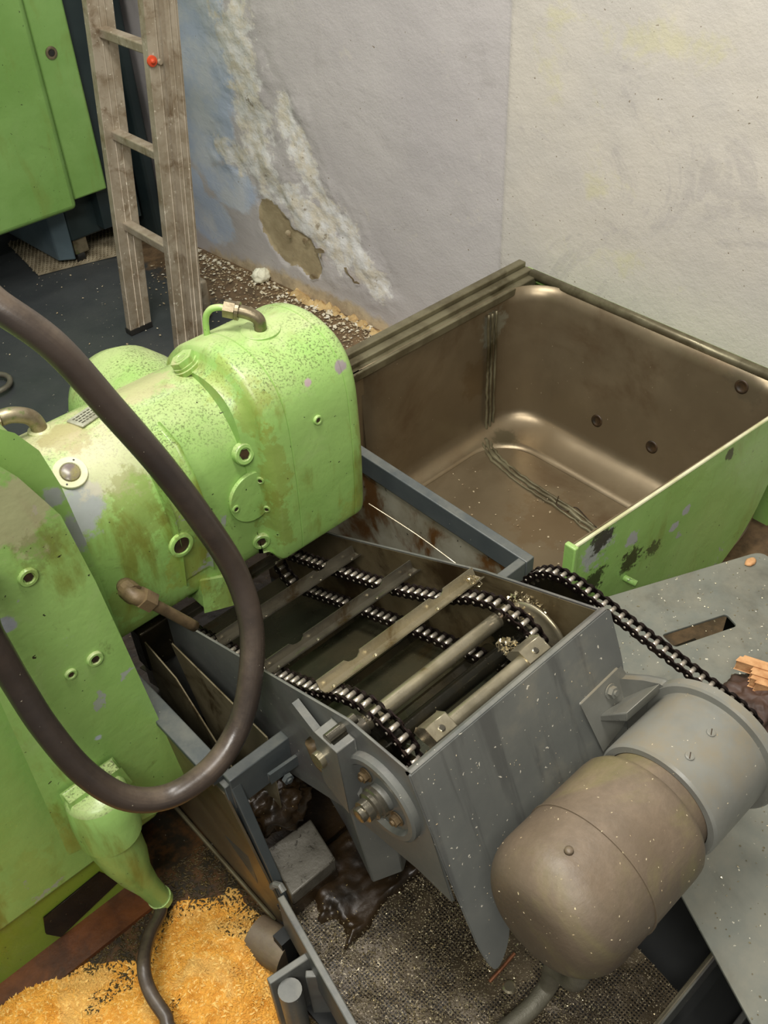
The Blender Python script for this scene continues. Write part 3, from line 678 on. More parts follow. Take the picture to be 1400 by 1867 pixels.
# hook strip and clamp bar with bolt at the tank corner
MB().hexa([ax(525, 1290, .440), ax(572, 1350, .440), ax(575, 1338, .440), ax(532, 1282, .440)], [p+Vector((.012, 0, 0)) for p in (ax(525, 1290, .440), ax(572, 1350, .440), ax(575, 1338, .440), ax(532, 1282, .440))]).put('hook_strip', 'grey', conv)
A_, B_ = ay(488, 1410, .772), ay(592, 1338, .772)
bar = MB().prism([A_, B_, B_+Vector((0, 0, -.020)), A_+Vector((0, 0, -.022))], (0, -.006, 0)).put('clamp_bar', 'grey_blue', tank); bev(bar, .001, 1)
hexbolt(ay(521, 1416, .765), (0, -1, 0), .0095, .009, 'bolt', 'grey_blue', tank, False)
# oily lever and grease under the bearing
o = MB().tube(catmull([ax(570, 1350, .45), ax(585, 1385, .45), ax(600, 1400, .45)], 5), [.012]*11, 10).put('grease_nipple', 'grimy_fit', conv, smooth=True)

# inner web plate below (dark grey bent plate with rounded lip)
bev(MB().hexa([(.47, .62, .20), (.52, .60, .20), (.62, .66, .22), (.50, .72, .22)], [(.467, .66, .40), (.50, .60, .42), (.60, .66, .42), (.47, .76, .40)]).put('chute_web', 'grey', conv), .003, 2)
# ---------------------------------------------------------------- drive chain loop on the right
dX = .885
mc = (.300, .545)     # motor sprocket centre y,z
sc_ = (.590, .535)
Rb, Rs = .092, .045
dp = []
dy_, dz_ = sc_[0]-mc[0], sc_[1]-mc[1]; base_a = math.atan2(dz_, dy_); dl = math.hypot(dy_, dz_); off_ = math.acos((Rb-Rs)/dl)
# angles measured around each centre, from the big wheel top tangent over its back to its lower tangent
a0 = base_a+math.pi-off_; a1 = base_a-math.pi+off_
for k in range(15):
    a = a0+(a1-a0)*k/14; dp.append((sc_[0]+Rb*math.cos(a), sc_[1]+Rb*math.sin(a)))
b0 = a1; b1 = a0-2*math.pi
for k in range(9):
    a = b0+(b1-b0)*k/8; dp.append((mc[0]+Rs*math.cos(a), mc[1]+Rs*math.sin(a)))
make_chain('drive_chain', dX, dp, .0159, .0205, .0135, .002, conv)
sprocket('drive_sprocket', (dX, sc_[0], sc_[1]), Rb-.002, 34, .006, conv, 'dark_oil')
sprocket('pinion', (dX, mc[0], mc[1]), Rs-.002, 17, .006, conv, 'dark_oil')
shade(MB().cyl((XR, sc_[0], sc_[1]), (1, 0, 0), .014, .05, 16).put('sprocket_shaft', 'dark_oil', conv))
# guard strip edge following the chain
# motor bracket
n0 = fp(.80, .35)
bk = MB()
foot = [fp(.770, .34)+n_f*.006, fp(.852, .26)+n_f*.006, fp(.866, .40)+n_f*.006, fp(.826, .60)+n_f*.006, fp(.795, .66)+n_f*.006]
foot = [ay(1053, 1282, .455), ay(1120, 1215, .468), ay(1150, 1262, .452), ay(1120, 1330, .432), ay(1092, 1362, .425)]
def ft_(px, py, k=.010):
    d = ray(px, py); p0 = fp(.8, 0)+n_f*k; return Vector((0, 0, H))+d*((p0-Vector((0, 0, H))).dot(n_f)/d.dot(n_f))
foot = []
for p in ((1053, 1282), (1122, 1215), (1155, 1262), (1125, 1320), (1092, 1362)):
    d = ray(*p); p0 = fp(.8, 0)+n_f*.006; t = (p0-Vector((0, 0, H))).dot(n_f)/d.dot(n_f); foot.append(Vector((0, 0, H))+d*t)
motor = thing('gear_motor', (.62, .30, 0), 'round brown-grey gear motor bolted to the front of the chip conveyor', 'motor')
o = MB().prism(foot, n_f*.009).put('bracket_foot', 'housing', motor); bev(o, .003, 3)
d = ray(1113, 1260); p0 = fp(.8, 0)+n_f*.016; t = (p0-Vector((0, 0, H))).dot(n_f)/d.dot(n_f)
hexbolt(Vector((0, 0, H))+d*t, n_f, .009, .009, 'bolt', 'housing', motor)
# arm from foot to flange ring
fy, fz = .300, .545
arm = MB().prism([Vector((.832, y, z)) for y, z in ((.462, .548), (.452, .50), (.425, .470), (.385, .478), (.36, .58), (.375, .60), (.39, .60), (.415, .585))], (.014, 0, 0)).put('bracket_arm', 'housing', motor); bev(arm, .003, 3)
rb = MB().hexa([ft_(1092, 1316), ft_(1150, 1280), ay(1203, 1262, .385), ay(1142, 1316, .392)], [ft_(1092, 1304), ft_(1150, 1262), ay(1203, 1246, .385), ay(1142, 1300, .392)]).put('bracket_rib', 'housing', motor); bev(rb, .002, 2)
axd = Vector((-1, 0, 0)); mc3 = Vector((.848, fy, fz))
o = MB().lathe(mc3, axd, [(0, .100), (.002, .104), (.014, .104), (.017, .101), (.017, .094)], 64).put('flange_ring', 'housing', motor); shade(o)
o = MB().lathe(mc3-Vector((.017, 0, 0)), axd, [(0, .090), (.118, .090), (.122, .087), (.122, .078), (.110, .074)], 64).put('gear_housing', 'housing', motor); shade(o)
o = MB().lathe(mc3-Vector((.120, 0, 0)), axd, [(0, .076), (.05, .078)], 64).put('neck', 'motor', motor); shade(o)
prof = [(0, .076), (.001, .086), (.005, .092), (.013, .096), (.025, .0972), (.115, .0975), (.1155, .0992), (.118, .0992), (.1185, .0975), (.170, .0975)]
for k in range(1, 11):
    a = k/10*math.pi/2*.93; prof.append((.170+.060*math.sin(a), .0975-.052*(1-math.cos(a))))
prof += [(.231, .040), (.233, .0)]
o = MB().lathe(mc3-Vector((.160, 0, 0)), axd, prof, 64).put('motor_casing', 'motor', motor); shade(o)
q0 = mc3-Vector((.388, 0, 0))
q0 = Vector((.530, .262, .475)); o = MB().tube([q0, q0+Vector((0, 0, -.035)), q0+Vector((0, 0, -.037)), q0+Vector((0, 0, -.055))], [.026, .026, .020, .019], 24).put('cable_gland', 'motor', motor); shade(o)
for p in ((1296, 1336), (1257, 1379)):
    l, n = hit(*p); b = MB().lathe(l, n, [(0, .0065), (.002, .006), (.0025, .004)], 16).put('screw', 'housing', motor)
    MB().add([l+n*.0026+frame(l, (1, .5, 0), n).to_3x3() @ Vector(v) for v in ((-.005, -.0007, 0), (.005, -.0007, 0), (.005, .0007, 0), (-.005, .0007, 0))], [(0, 1, 2, 3)]).put('screw_slot', 'hole', b)
l, n = hit(1037, 1552); MB().lathe(l, n, [(0, .006), (.004, .005), (.005, .002)], 14).put('screw', 'motor', motor, smooth=True)

# ================================================================ COVER PLATE (big loose plate with a slot)
u = Vector((.916, -.402)).normalized(); w = Vector((-.45, -.893)).normalized()
c0 = Vector((1.003, .7505)); Lx, Ly = .515, .95
rect = [c0, c0+u*Lx, c0+u*Lx+w*Ly, c0+w*Ly]
rect = [(p.x, p.y) for p in rect]
ro = [(p.x, p.y) for p in roundpoly([Vector((x, y, 0)) for x, y in rect], [.01, .03, .02, .01])]
slot = [Vector((az(*p, .32).x, az(*p, .32).y, 0)) for p in ((1206, 1157), (1324, 1119), (1344, 1141), (1230, 1180))]
sl = [(p.x, p.y) for p in roundpoly(slot, .008)]
cp = thing('cover_plate', (1.0, .3, 0), 'large dusty grey steel plate with a rectangular slot, propped level in the right corner', 'plate')
o = put('plate_sheet', flat_shape([ro, sl], .006, .001), 'grey_plate', cp, mw_=Matrix.Translation((0, 0, .317)))
for s, t_ in ((.04, .04), (.46, .04), (.46, .85), (.08, .85)):
    p = c0+u*s+w*t_; MB().box((p.x-.015, p.y-.015, 0), (p.x+.015, p.y+.015, .314)).put('leg', 'black', cp)
# things seen through the slot and on the plate
st = thing('steel_offcut', (1.2, .52, 0), 'rusty sheet offcut seen through the slot of the grey plate', 'scrap')
MB().hexa([(1.10, .50, .17), (1.26, .44, .17), (1.30, .56, .17), (1.14, .62, .17)], [(1.10, .50, .18), (1.26, .44, .18), (1.30, .56, .18), (1.14, .62, .18)]).put('rust_sheet', 'sludge', st)
MB().tube([(1.205, .57, .20), (1.265, .45, .20)], .005, 8).put('rod', 'steel', st)
MB().box((1.15, .47, 0), (1.25, .57, .17)).put('support', 'black', st)
# crumpled rag
def lump(c, rx, ry, rz, mat, nm, label, cat, seed=1, n=34, amp=.45, rot=0):
    v = []; f = []; m = n*2
    for i in range(n+1):
        th = math.pi*i/n
        for j in range(m):
            ph = 2*math.pi*j/m; d_ = Vector((math.sin(th)*math.cos(ph), math.sin(th)*math.sin(ph), math.cos(th)))
            from mathutils import noise as mn
            k = 1+amp*(mn.ridged_multi_fractal(d_*1.6+Vector((seed, 0, 0)), 1.0, 2.0, 3, 1.0, 2.0)-1.0)*.6+amp*.4*mn.noise(d_*5+Vector((seed, 3, 0)))
            z = d_.z*rz*k; v.append((c[0]+d_.x*rx*k, c[1]+d_.y*ry*k, max(c[2]+z, c[2]-rz*.55)))
    for i in range(n):
        for j in range(m): f.append((i*m+j, (i+1)*m+j, (i+1)*m+(j+1) % m, i*m+(j+1) % m))
    o = put(nm, md(v, f), mat, smooth=True); zmin = min(x[2] for x in v); return meta(o, label, cat)
pc = az(1372, 1290, .345); lump((pc.x+.006, pc.y-.004, .342), .066, .058, .034, 'rag', 'crumpled_rag', 'dark brown crumpled oily rag on the grey plate beside the motor', 'rag', 4)
# splintered wood block
wp_ = [Vector((-.05, -.012)), Vector((-.042, .012)), Vector((-.03, .008)), Vector((-.028, .022)), Vector((.06, .03)), Vector((.065, -.03)), Vector((-.02, -.03)), Vector((-.022, -.018)), Vector((-.04, -.02))]
wc = az(1392, 1225, .40)
wobj = thing('wood_chunk', (wc.x, wc.y, .322), 'pale splintered wood chunk leaning on the brown rag at the right edge', 'wood')
for k in range(6):
    pts = []
    y0 = -.030+k*.0085
    st_ = -.052+random.choice((0, .004, .022, .03, .012, -.004))
    pts = [Vector((st_, y0, 0)), Vector((st_+.006, y0+.011, 0)), Vector((.07, y0+.011, 0)), Vector((.07, y0, 0))]
    mm = Matrix.Translation((wc.x+.015, wc.y-.005, .364+.004*random.random())) @ Matrix.Rotation(math.radians(-62), 4, 'Z') @ Matrix.Rotation(math.radians(8), 4, 'Y')
    o = MB().prism([mm @ p for p in pts], (0, 0, .022)).put('splinter', 'wood', wobj); bev(o, .001, 1)
# small wood shaving on plate's far corner
s_ = az(1368, 1025, .322); meta(lump((s_.x, s_.y, .323), .014, .009, .005, 'wood', 'wood_shaving', 'tiny wood shaving at the far corner of the grey plate', 'shaving', 9, 8, .3), None)

# ================================================================ TRAY, RAILS under the conveyor
tray = thing('drain_tray', (.55, .45, 0), 'low grit-covered perforated drain tray below the conveyor head', 'tray')
nx, ny = 160, 130; xs = np.linspace(0, 1, nx); ys = np.linspace(0, 1, ny); S, T = np.meshgrid(xs, ys)
# corners: near-left, near-right, far-right, far-left
c00, c10, c11, c01 = (.27, .19), (.72, .19), (.80, .74), (.352, .74)
GX = (c00[0]*(1-S)+c10[0]*S)*(1-T)+(c01[0]*(1-S)+c11[0]*S)*T; GY = (c00[1]*(1-S)+c10[1]*S)*(1-T)+(c01[1]*(1-S)+c11[1]*S)*T
gz = .115+(fbm(GX*10, GY*10, 4)-.5)*.02
put('perforated_screen', grid(nx, ny, GX, GY, gz), 'perf', tray)
MB().box((.30, .02, .004), (1.10, .74, .012)).put('shade_sheet', 'black', tray)  # added black sheet: the deep shade below tray and rails, put in as colour
def obox(a, b, w_, z0, z1, nm, mat, root, bv=.002):
    a = Vector((a[0], a[1], 0)); b = Vector((b[0], b[1], 0)); n_ = Vector((-(b-a).y, (b-a).x, 0)).normalized()*w_
    q = [a, b, b+n_, a+n_]
    o = MB().hexa([p+Vector((0, 0, z0)) for p in q], [p+Vector((0, 0, z1)) for p in q]).put(nm, mat, root); bev(o, bv, 2); return o
obox((.352, .705), (.298, .43), -.012, .10, .205, 'left_rail', 'grey', tray)
obox((.298, .43), (.270, .28), -.012, .10, .190, 'left_rail', 'grey', tray)
MB().tube([(.356, .71, .20), (.357, .72, .205), (.353, .73, .20), (.35, .735, .19)], .006, 8).put('rail_curl', 'grey', tray)
obox((.27, .185), (1.10, .185), -.006, .045, .115, 'front_rail', 'grey', tray)
shade(MB().tube([(.27, .186, .115), (1.10, .186, .115)], .004, 10).put('front_rail_edge', 'steel_br', tray))
obox((.27, .110), (1.10, .110), -.010, .03, .06, 'lower_rail', 'grey', tray)
for p in ((.30, .19), (1.0, .19), (.33, .69)): MB().box((p[0]-.012, p[1]-.004, 0), (p[0]+.012, p[1]+.02, .10)).put('foot', 'black', tray)
# corner bracket with a round post at lower left
cb = [az(492, 1795, .17), az(572, 1742, .17)]
e0, e1 = cb
obox((e0.x, e0.y), (e1.x, e1.y), .012, .0, .17, 'corner_bracket', 'grey', tray)
shade(MB().cyl((e0.x+.020, e0.y-.022, 0), (0, 0, 1), .019, .155, 20).put('corner_post', 'grey', tray))
obox((e0.x+.050, e0.y-.022), (e1.x-.004, e1.y-.030), .012, .0, .150, 'corner_rib', 'grey', tray)
# grey block and sludge in front of the tank
blk_ = thing('steel_block', (.42, .74, 0), 'rough grey square steel block lying in the oily gap at the tank front', 'block')
q = [az(*p, .19) for p in ((486, 1548), (566, 1492), (612, 1566), (531, 1633))]; q = [Vector((p.x, p.y, 0)) for p in q]
bev(MB().hexa([p+Vector((0, 0, .155)) for p in q], [p+Vector((0, 0, .19)) for p in q]).put('block_body', 'concrete_block', blk_), .003, 2)
MB().hexa([p+Vector((0, 0, .0)) for p in q], [p+Vector((0, 0, .154)) for p in q]).put('block_base', 'sludge', blk_)
sl_ = grid(90, 60, *[a for a in (np.meshgrid(np.linspace(.385, .86, 90), np.linspace(.60, .77, 60))[0], np.meshgrid(np.linspace(.385, .86, 90), np.linspace(.60, .77, 60))[1], None) if a is not None],
           .135-.05*np.clip(np.maximum(np.abs(np.meshgrid(np.linspace(-1, 1, 90), np.linspace(-1, 1, 60))[0]), np.abs(np.meshgrid(np.linspace(-1, 1, 90), np.linspace(-1, 1, 60))[1]))*5-4+1.2*(fbm(*np.meshgrid(np.linspace(0, 9, 90), np.linspace(0, 5, 60)), 3)-.5)*2, 0, 1)+(fbm(np.meshgrid(np.linspace(.385, .86, 90), np.linspace(.60, .77, 60))[0]*22, np.meshgrid(np.linspace(.385, .86, 90), np.linspace(.60, .77, 60))[1]*22, 4, 3)-.5)*.03)
meta(put('sludge', sl_, 'sludge'), 'oily brown sludge heaped at the back of the tray', 'sludge', kind='stuff')
lmp = lump((.44, .79+.045, .22), .06, .045, .04, 'sludge', 'sludge_lump', 'dark wet lump of swarf behind the steel block', 'swarf', 12, 26, .5)
# loose grit on the tray
def scatter(n, fx, z, smin, smax, mat, nm, root=None, flat=.4, long=1.0):
    P = np.array([fx() for _ in range(n)]); mb_v = []; mb_f = []
    for i in range(n):
        s = random.uniform(smin, smax); a = random.uniform(0, 6.28); c_, s2 = math.cos(a), math.sin(a); x, y = P[i][0], P[i][1]; zz = (P[i][2] if len(P[i]) > 2 else z)+s*.2
        L_ = s*long*random.uniform(.7, 1.6); k = len(mb_v); tl = random.uniform(-flat, flat)*s
        mb_v += [(x+c_*L_, y+s2*L_, zz+tl), (x-s2*s, y+c_*s, zz+s*.3), (x-c_*L_, y-s2*L_, zz-tl*.5), (x+s2*s, y-c_*s, zz), (x, y, zz+s*.8)]
        mb_f += [(k, k+1, k+4), (k+1, k+2, k+4), (k+2, k+3, k+4), (k+3, k, k+4)]
    return put(nm, md(mb_v, mb_f), mat, root, kind='stuff')
def ftray():
    while True:
        s, t = random.random(), random.random()
        x = (c00[0]*(1-s)+c10[0]*s)*(1-t)+(c01[0]*(1-s)+c11[0]*s)*t; y = c00[1]*(1-t)+c11[1]*t
        if random.random() < (1.0 if x < .62 else .18): return (x, y, .118+random.uniform(-.003, .006))
scatter(9000, ftray, .12, .0006, .0018, 'chip', 'grit', tray)
# copper strand and ring on tray
meta(MB().tube([az(892, 1790, .128), az(915, 1765, .132), az(938, 1738, .136)], .003, 8).put('copper_strip', 'copper'), 'short brown copper strip on the tray below the motor', 'strip')
meta(MB().lathe(az(928, 1800, .124), (0, 0, 1), [(0, .008), (.002, .011), (.004, .008)], 18).put('small_ring', 'steel_br'), 'small pale ring lying on the tray grit by the conduit', 'ring')
# braided conduit
cpts = [(.520, .275, .43), az(1010, 1765, .24), az(1000, 1795, .16), az(970, 1835, .145), az(925, 1875, .14), az(860, 1935, .14), az(780, 2020, .14), az(700, 2160, .13), az(640, 2400, .02)]
cpts[0] = Vector((.530, .262, .425)); cpts.insert(1, Vector((.530, .268, .34)))
o = MB().tube(catmull(cpts, 12), .0145, 18).put('cable_conduit', 'braid', smooth=True); meta(o, 'grey braided cable conduit curving out from under the motor', 'conduit')

# ================================================================ GREEN MACHINE
mach = thing('green_machine', (.2, 1.3, 0), 'worn green cast machine with rounded gear head hanging over the conveyor', 'machine')
def yz(prof, x0, x1, nm, mat, root, bv=.01, seg=4, ang=40):
    o = MB().prism([Vector((x0, y, z)) for y, z in prof], (x1-x0, 0, 0)).put(nm, mat, root); bev(o, bv, seg, ang); return o
def csmooth(P, k=5):
    P = [Vector((0, y, z)) for y, z in P]; m = len(P); out = []
    for i in range(m):
        a, b, c, d = P[i-1], P[i], P[(i+1) % m], P[(i+2) % m]
        for j in range(k):
            t = j/k; out.append(.5*((2*b)+(c-a)*t+(2*a-5*b+4*c-d)*t*t+(3*b-a-3*c+d)*t**3))
    return out
def loft(P, st, nm, mat, root, k=5):
    P = csmooth(P, k); m = len(P); N = []
    for i in range(m):
        e = (P[(i+1) % m]-P[i-1]).normalized(); N.append(Vector((0, -e.z, e.y)))
    c = sum(P, Vector())/m
    if sum((N[i].dot(P[i]-c) for i in range(m))) > 0: N = [-n for n in N]      # N points inwards
    v = []; 
    for x, ins in st: v += [Vector((x, 0, 0))+P[i]+N[i]*ins for i in range(m)]
    f = [(q*m+i, q*m+(i+1) % m, (q+1)*m+(i+1) % m, (q+1)*m+i) for q in range(len(st)-1) for i in range(m)]
    f += [tuple(range(m-1, -1, -1)), tuple(range((len(st)-1)*m, len(st)*m))]
    me = md(v, f); bm = bmesh.new(); bm.from_mesh(me); bmesh.ops.recalc_face_normals(bm, faces=bm.faces); bm.to_mesh(me); bm.free()
    return shade(put(nm, me, mat, root), 42)
hp = [(1.050, .515), (1.046, .58), (1.044, .65), (1.045, .72), (1.049, .785), (1.064, .832), (1.095, .864), (1.14, .880), (1.19, .881), (1.24, .868), (1.295, .835), (1.34, .78), (1.35, .68), (1.34, .56), (1.31, .50), (1.20, .492), (1.08, .492), (1.058, .497)]
def groove(x, d=.0022): return [(x-.0014, 0), (x, d), (x+.0014, 0)]
loft(hp, [(.640, .034), (.652, .030), (.660, .020), (.664, .010), (.669, .003), (.676, 0)]+groove(.712)+groove(.838)+[(.846, 0), (.855, .002), (.862, .006), (.867, .013), (.869, .024)], 'gear_head', 'green', mach)
bp = [(1.085, .52), (1.078, .58), (1.076, .64), (1.080, .70), (1.092, .755), (1.118, .798), (1.155, .826), (1.20, .838), (1.25, .832), (1.30, .805), (1.335, .755), (1.34, .66), (1.33, .54), (1.28, .508), (1.20, .505), (1.11, .507)]
loft(bp, [(-.45, 0), (.655, 0)], 'gear_body', 'green', mach)
# raised rib on the front of the body, wedge shaped
rp = [(1.076, .56), (1.072, .66), (1.078, .72), (1.092, .765), (1.118, .806), (1.14, .822)]
rp2 = [(y+.02, z-.012) for y, z in rp]
rb_ = MB().prism([Vector((.485, y, z)) for y, z in rp]+[Vector((.485, y, z)) for y, z in reversed(rp2)], (.055, 0, 0)).put('casting_rib', 'green', mach); bev(rb_, .006, 3, 40)
for i, v_ in enumerate(rb_.data.vertices):
    if v_.co.y < 1.13 and any(abs(v_.co.y-y) < 1e-5 for y, z in rp): v_.co.y -= .022*min(1, max(0, (v_.co.z-.56)/.16)); 
# tongue hanging down beside the conveyor
bev(MB().prism([ay(370, 1062, 1.07), ay(443, 1050, 1.07), ay(436, 1098, 1.07), ay(376, 1114, 1.07)], (0, .05, 0)).put('casting_foot', 'green', mach), .004, 3)
# shoulder flange between the body and the column
fa = [ay(*p, 1.030) for p in ((-140, 760), (20, 800), (62, 830), (100, 890), (150, 1000), (180, 1080), (226, 1200), (222, 1216), (195, 1206), (60, 1240), (-140, 1240))]
bev(MB().prism(fa, (0, .35, 0)).put('shoulder_flange', 'green', mach), .014, 4, 40)
# column
cl = [ay(*p, .955) for p in ((-150, 820), (0, 905), (75, 968), (140, 1085), (316, 1446), (150, 1525), (0, 1165), (-60, 1000), (-150, 900))]
bev(MB().prism(cl, (0, .30, 0)).put('column', 'green', mach), .030, 7, 25).modifiers['b'].use_clamp_overlap = False
# lower body and plinth
bev(MB().box((-.9, 1.0, .155), (.295, 1.6, .74)).put('lower_body', 'green', mach), .01, 3)
bev(MB().box((-.9, 1.012, .0), (.20, 1.55, .158)).put('plinth', 'green_dark', mach), .008, 3)
pd = MB().prism([ay(*p, 1.011) for p in ((80, 1672), (180, 1590), (215, 1605), (110, 1705), (84, 1700))], (0, -.003, 0)).put('plinth_pocket', 'dark_oil', mach); bev(pd, .004, 2)
MB().box((-.9, .945, .0), (.24, 1.014, .010)).put('plinth_foot', 'rust_edge', mach)
# round end cover behind
o = MB().lathe((.630, 1.22, .665), (0, 1, 0), [(0, .115), (.20, .115), (.25, .108), (.285, .09), (.305, .055), (.31, .0)], 48).put('end_cover', 'green', mach); shade(o, 50)
l_, n_ = Vector((.645, 1.30, .695)), 0
def ring(px, py, r, parts, nm='plug', mat='green', root=mach, hexhole=True, tilt=None, label=None):
    l, n = hit(px, py)
    if tilt: n = Vector(tilt).normalized(); l = l+n*.007
    mb = MB().lathe(l-n*.004, n, parts, 28); o = mb.put(nm, mat, root, label=label); shade(o); return o, l, n
def oilplug(px, py, r, h=.006, tilt=None):
    o, l, n = ring(px, py, r, [(0, r), (h, r), (h+.002, r*.9), (h+.002, r*.62), (h-.001, r*.55), (h-.001, 0)], tilt=tilt)
    MB().cyl(l+n*(h-.0045), n, r*.5, .0008, 6).put('hex_socket', 'hole', o); return o
oilplug(578, 765, .0085, .0065); oilplug(438, 825, .0185, .010, (0, -.96, .25)); oilplug(475, 984, .0165, .010)
oilplug(50, 1051, .0135, .007); oilplug(172, 1200, .0125, .007); oilplug(128, 1228, .009, .0065); oilplug(298, 1440, .0105, .0065)
# large socket with rusty bore
o, l, n = ring(326, 990, .02, [(0, .021), (.006, .021), (.007, .018), (.007, .015), (.003, .0145), (.003, 0)], 'oil_bore', 'green', tilt=(0, -1, .05))
MB().cyl(l-n*.0006, n, .0143, .0008, 20).put('bore', 'hole', o)
# sight glass
o, l, n = ring(128, 862, .03, [(0, .0255), (.0055, .0255), (.0065, .0245), (.0065, .016), (.005, .015), (.005, 0)], 'sight_glass_ring', 'cream')
MB().lathe(l+n*.0015, n, [(0, .0148), (.0015, .013), (.002, .0)], 24).put('sight_glass', 'glass', o, smooth=True)
fr = frame(l, (1, 0, 0), n)
for s in (-1, 1): MB().cyl(fr @ Vector((.0145*s, .0145*s, .0024)), n, .0016, .0004, 8).put('rivet_hole', 'rubber', o)
# oil filler cap on top
o, l, n = ring(343, 668, .02, [(0, .025), (.008, .025), (.009, .0225), (.014, .0225)], 'filler_cap', 'green')
MB().cyl(l+n*.010, n, .0215, .010, 6).put('cap_hex', 'green', o); 
MB().lathe(l+n*.0195, n, [(0, .013), (.0015, .013), (.0015, .009), (0.0005, .008), (.0005, 0)], 20).put('cap_dimple', 'green', o)
# half round cover with three screws
l, n = hit(455, 905); m_ = frame(l, (1, 0, 0), n)
pts = [(.026, -.044), (.030, .030)]
out = [(.026*1, .040), ]
oo = []
for k in range(21):
    a = math.radians(66+k*(228/20)); oo.append((.047*math.cos(a)+.004, .047*math.sin(a)))
cv = put('inspection_cover', flat_shape([oo], .008, .001), 'green', mach, mw_=m_ @ Matrix.Translation((0, 0, .003)))
for p in ((474, 876), (430, 928), (486, 928)):
    l, n = hit(*p); b = MB().lathe(l-n*.001, n, [(0, .0072), (.003, .007), (.0035, .0045), (.001, .004), (.001, 0)], 18).put('screw', 'green', cv)
    MB().cyl(l+n*.0003, n, .0042, .0006, 6).put('hex_socket', 'hole', b)
# name plate
l, n = hit(157, 761); m_ = frame(l, Vector((1, .25, 0)), n)
pl_ = put('name_plate', flat_shape([[(p.x, p.y) for p in roundpoly([Vector((-.024, -.019, 0)), Vector((.024, -.019, 0)), Vector((.024, .019, 0)), Vector((-.024, .019, 0))], .003)]], .003, .0006), 'plateink', mach, mw_=m_ @ Matrix.Translation((0, 0, .001)))
mb = MB()
for k in range(4):
    y_ = -.0105+k*.007; x_ = -.017
    while x_ < .014:
        w_ = random.uniform(.003, .008); mb.box((x_, y_-.0015, .0025), (min(x_+w_, .018), y_+.0015, .0029)); x_ += w_+.002
put('plate_marking', mb.mesh(), 'ink', pl_, mw_=m_)
# paint step line: a raised hoop around head (seam)
# elbow fitting on the head with its collar
l, n = hit(475, 600)
MB().lathe(l-n*.004, Vector((0, 0, 1)), [(0, .033), (.0045, .033), (.005, .032), (.0048, .018), (.003, .016), (.003, 0)], 32).put('fitting_flange', 'green', mach, smooth=False)
b0 = l+Vector((0, 0, .0))
e = [b0, b0+Vector((0, 0, .014)), b0+Vector((-.003, .005, .022)), b0+Vector((-.012, .016, .029)), b0+Vector((-.022, .028, .032))]
fit = MB().tube(catmull(e, 6), .0105, 16).put('elbow_fitting', 'fitting', mach, smooth=True)
dd = (e[-1]-e[-2]).normalized(); MB().cyl(e[-1]-dd*.004, dd, .0155, .006, 20).put('collar_nut', 'fitting', fit); MB().cyl(e[-1]+dd*.003, dd, .015, .018, 6).put('hex_nut', 'fitting', fit)
g = e[-1]+dd*.018; gl = Vector((dd.x, dd.y, 0)).normalized()
o = MB().tube(catmull([g, g+gl*.012+Vector((0, 0, .002)), g+gl*.028+Vector((0, 0, -.004)), g+gl*.038+Vector((0, 0, -.025)), g+gl*.040+Vector((0, 0, -.08))], 6), .0055, 12).put('lubrication_pipe', 'green', mach, smooth=True)
# second elbow at the left edge
l, n = hit(72, 786)
e = [l-n*.004, l+Vector((0, 0, .015)), l+Vector((-.008, .004, .030)), l+Vector((-.028, .010, .040)), l+Vector((-.046, .014, .041))]
MB().lathe(l-Vector((0, 0, .004)), (0, 0, 1), [(0, .019), (.008, .017), (.010, .013)], 20).put('fitting_flange', 'green', mach)
fit = MB().tube(catmull(e, 6), .0125, 16).put('elbow_fitting', 'fitting', mach, smooth=True)
dd = (e[-1]-e[-2]).normalized(); MB().cyl(e[-1], dd, .018, .016, 6).put('hex_nut', 'fitting', fit); MB().cyl(e[-1]+dd*.016, dd, .013, .03, 16).put('pipe_tail', 'fitting', fit)
MB().cyl(e[-1]+dd*.03+Vector((0, 0, -.02)), (-.4, -.8, .2), .017, .02, 6).put('union_nut', 'fitting', fit)
# grimy pipe union sticking out in front of the body
q = [ay(228, 1068, 1.045), ay(240, 1085, 1.01), ay(262, 1093, .998), ay(300, 1112, .99), ay(355, 1142, .985)]
un = MB().tube(catmull(q, 6), [.0135]*7+[.0125]*6+[.009]*12, 14).put('pipe_union', 'grimy_fit', mach, smooth=True)
MB().cyl(ay(256, 1088, 1.0), (q[3]-q[2]), .0175, .022, 6).put('hex_nut', 'grimy_fit', un)
MB().cyl(ay(232, 1074, 1.03), (0, -1, .1), .016, .02, 14).put('end_cap', 'grimy_fit', un)
# dark lug between body and conveyor, and bracket
bev(MB().box((.40, 1.12, .36), (.48, 1.16, .46)).put('dark_lug', 'dark_oil', mach), .004, 2)
MB().box((-.3, 1.15, .1), (.33, 1.5, .50)).put('inner_casting', 'black', mach)

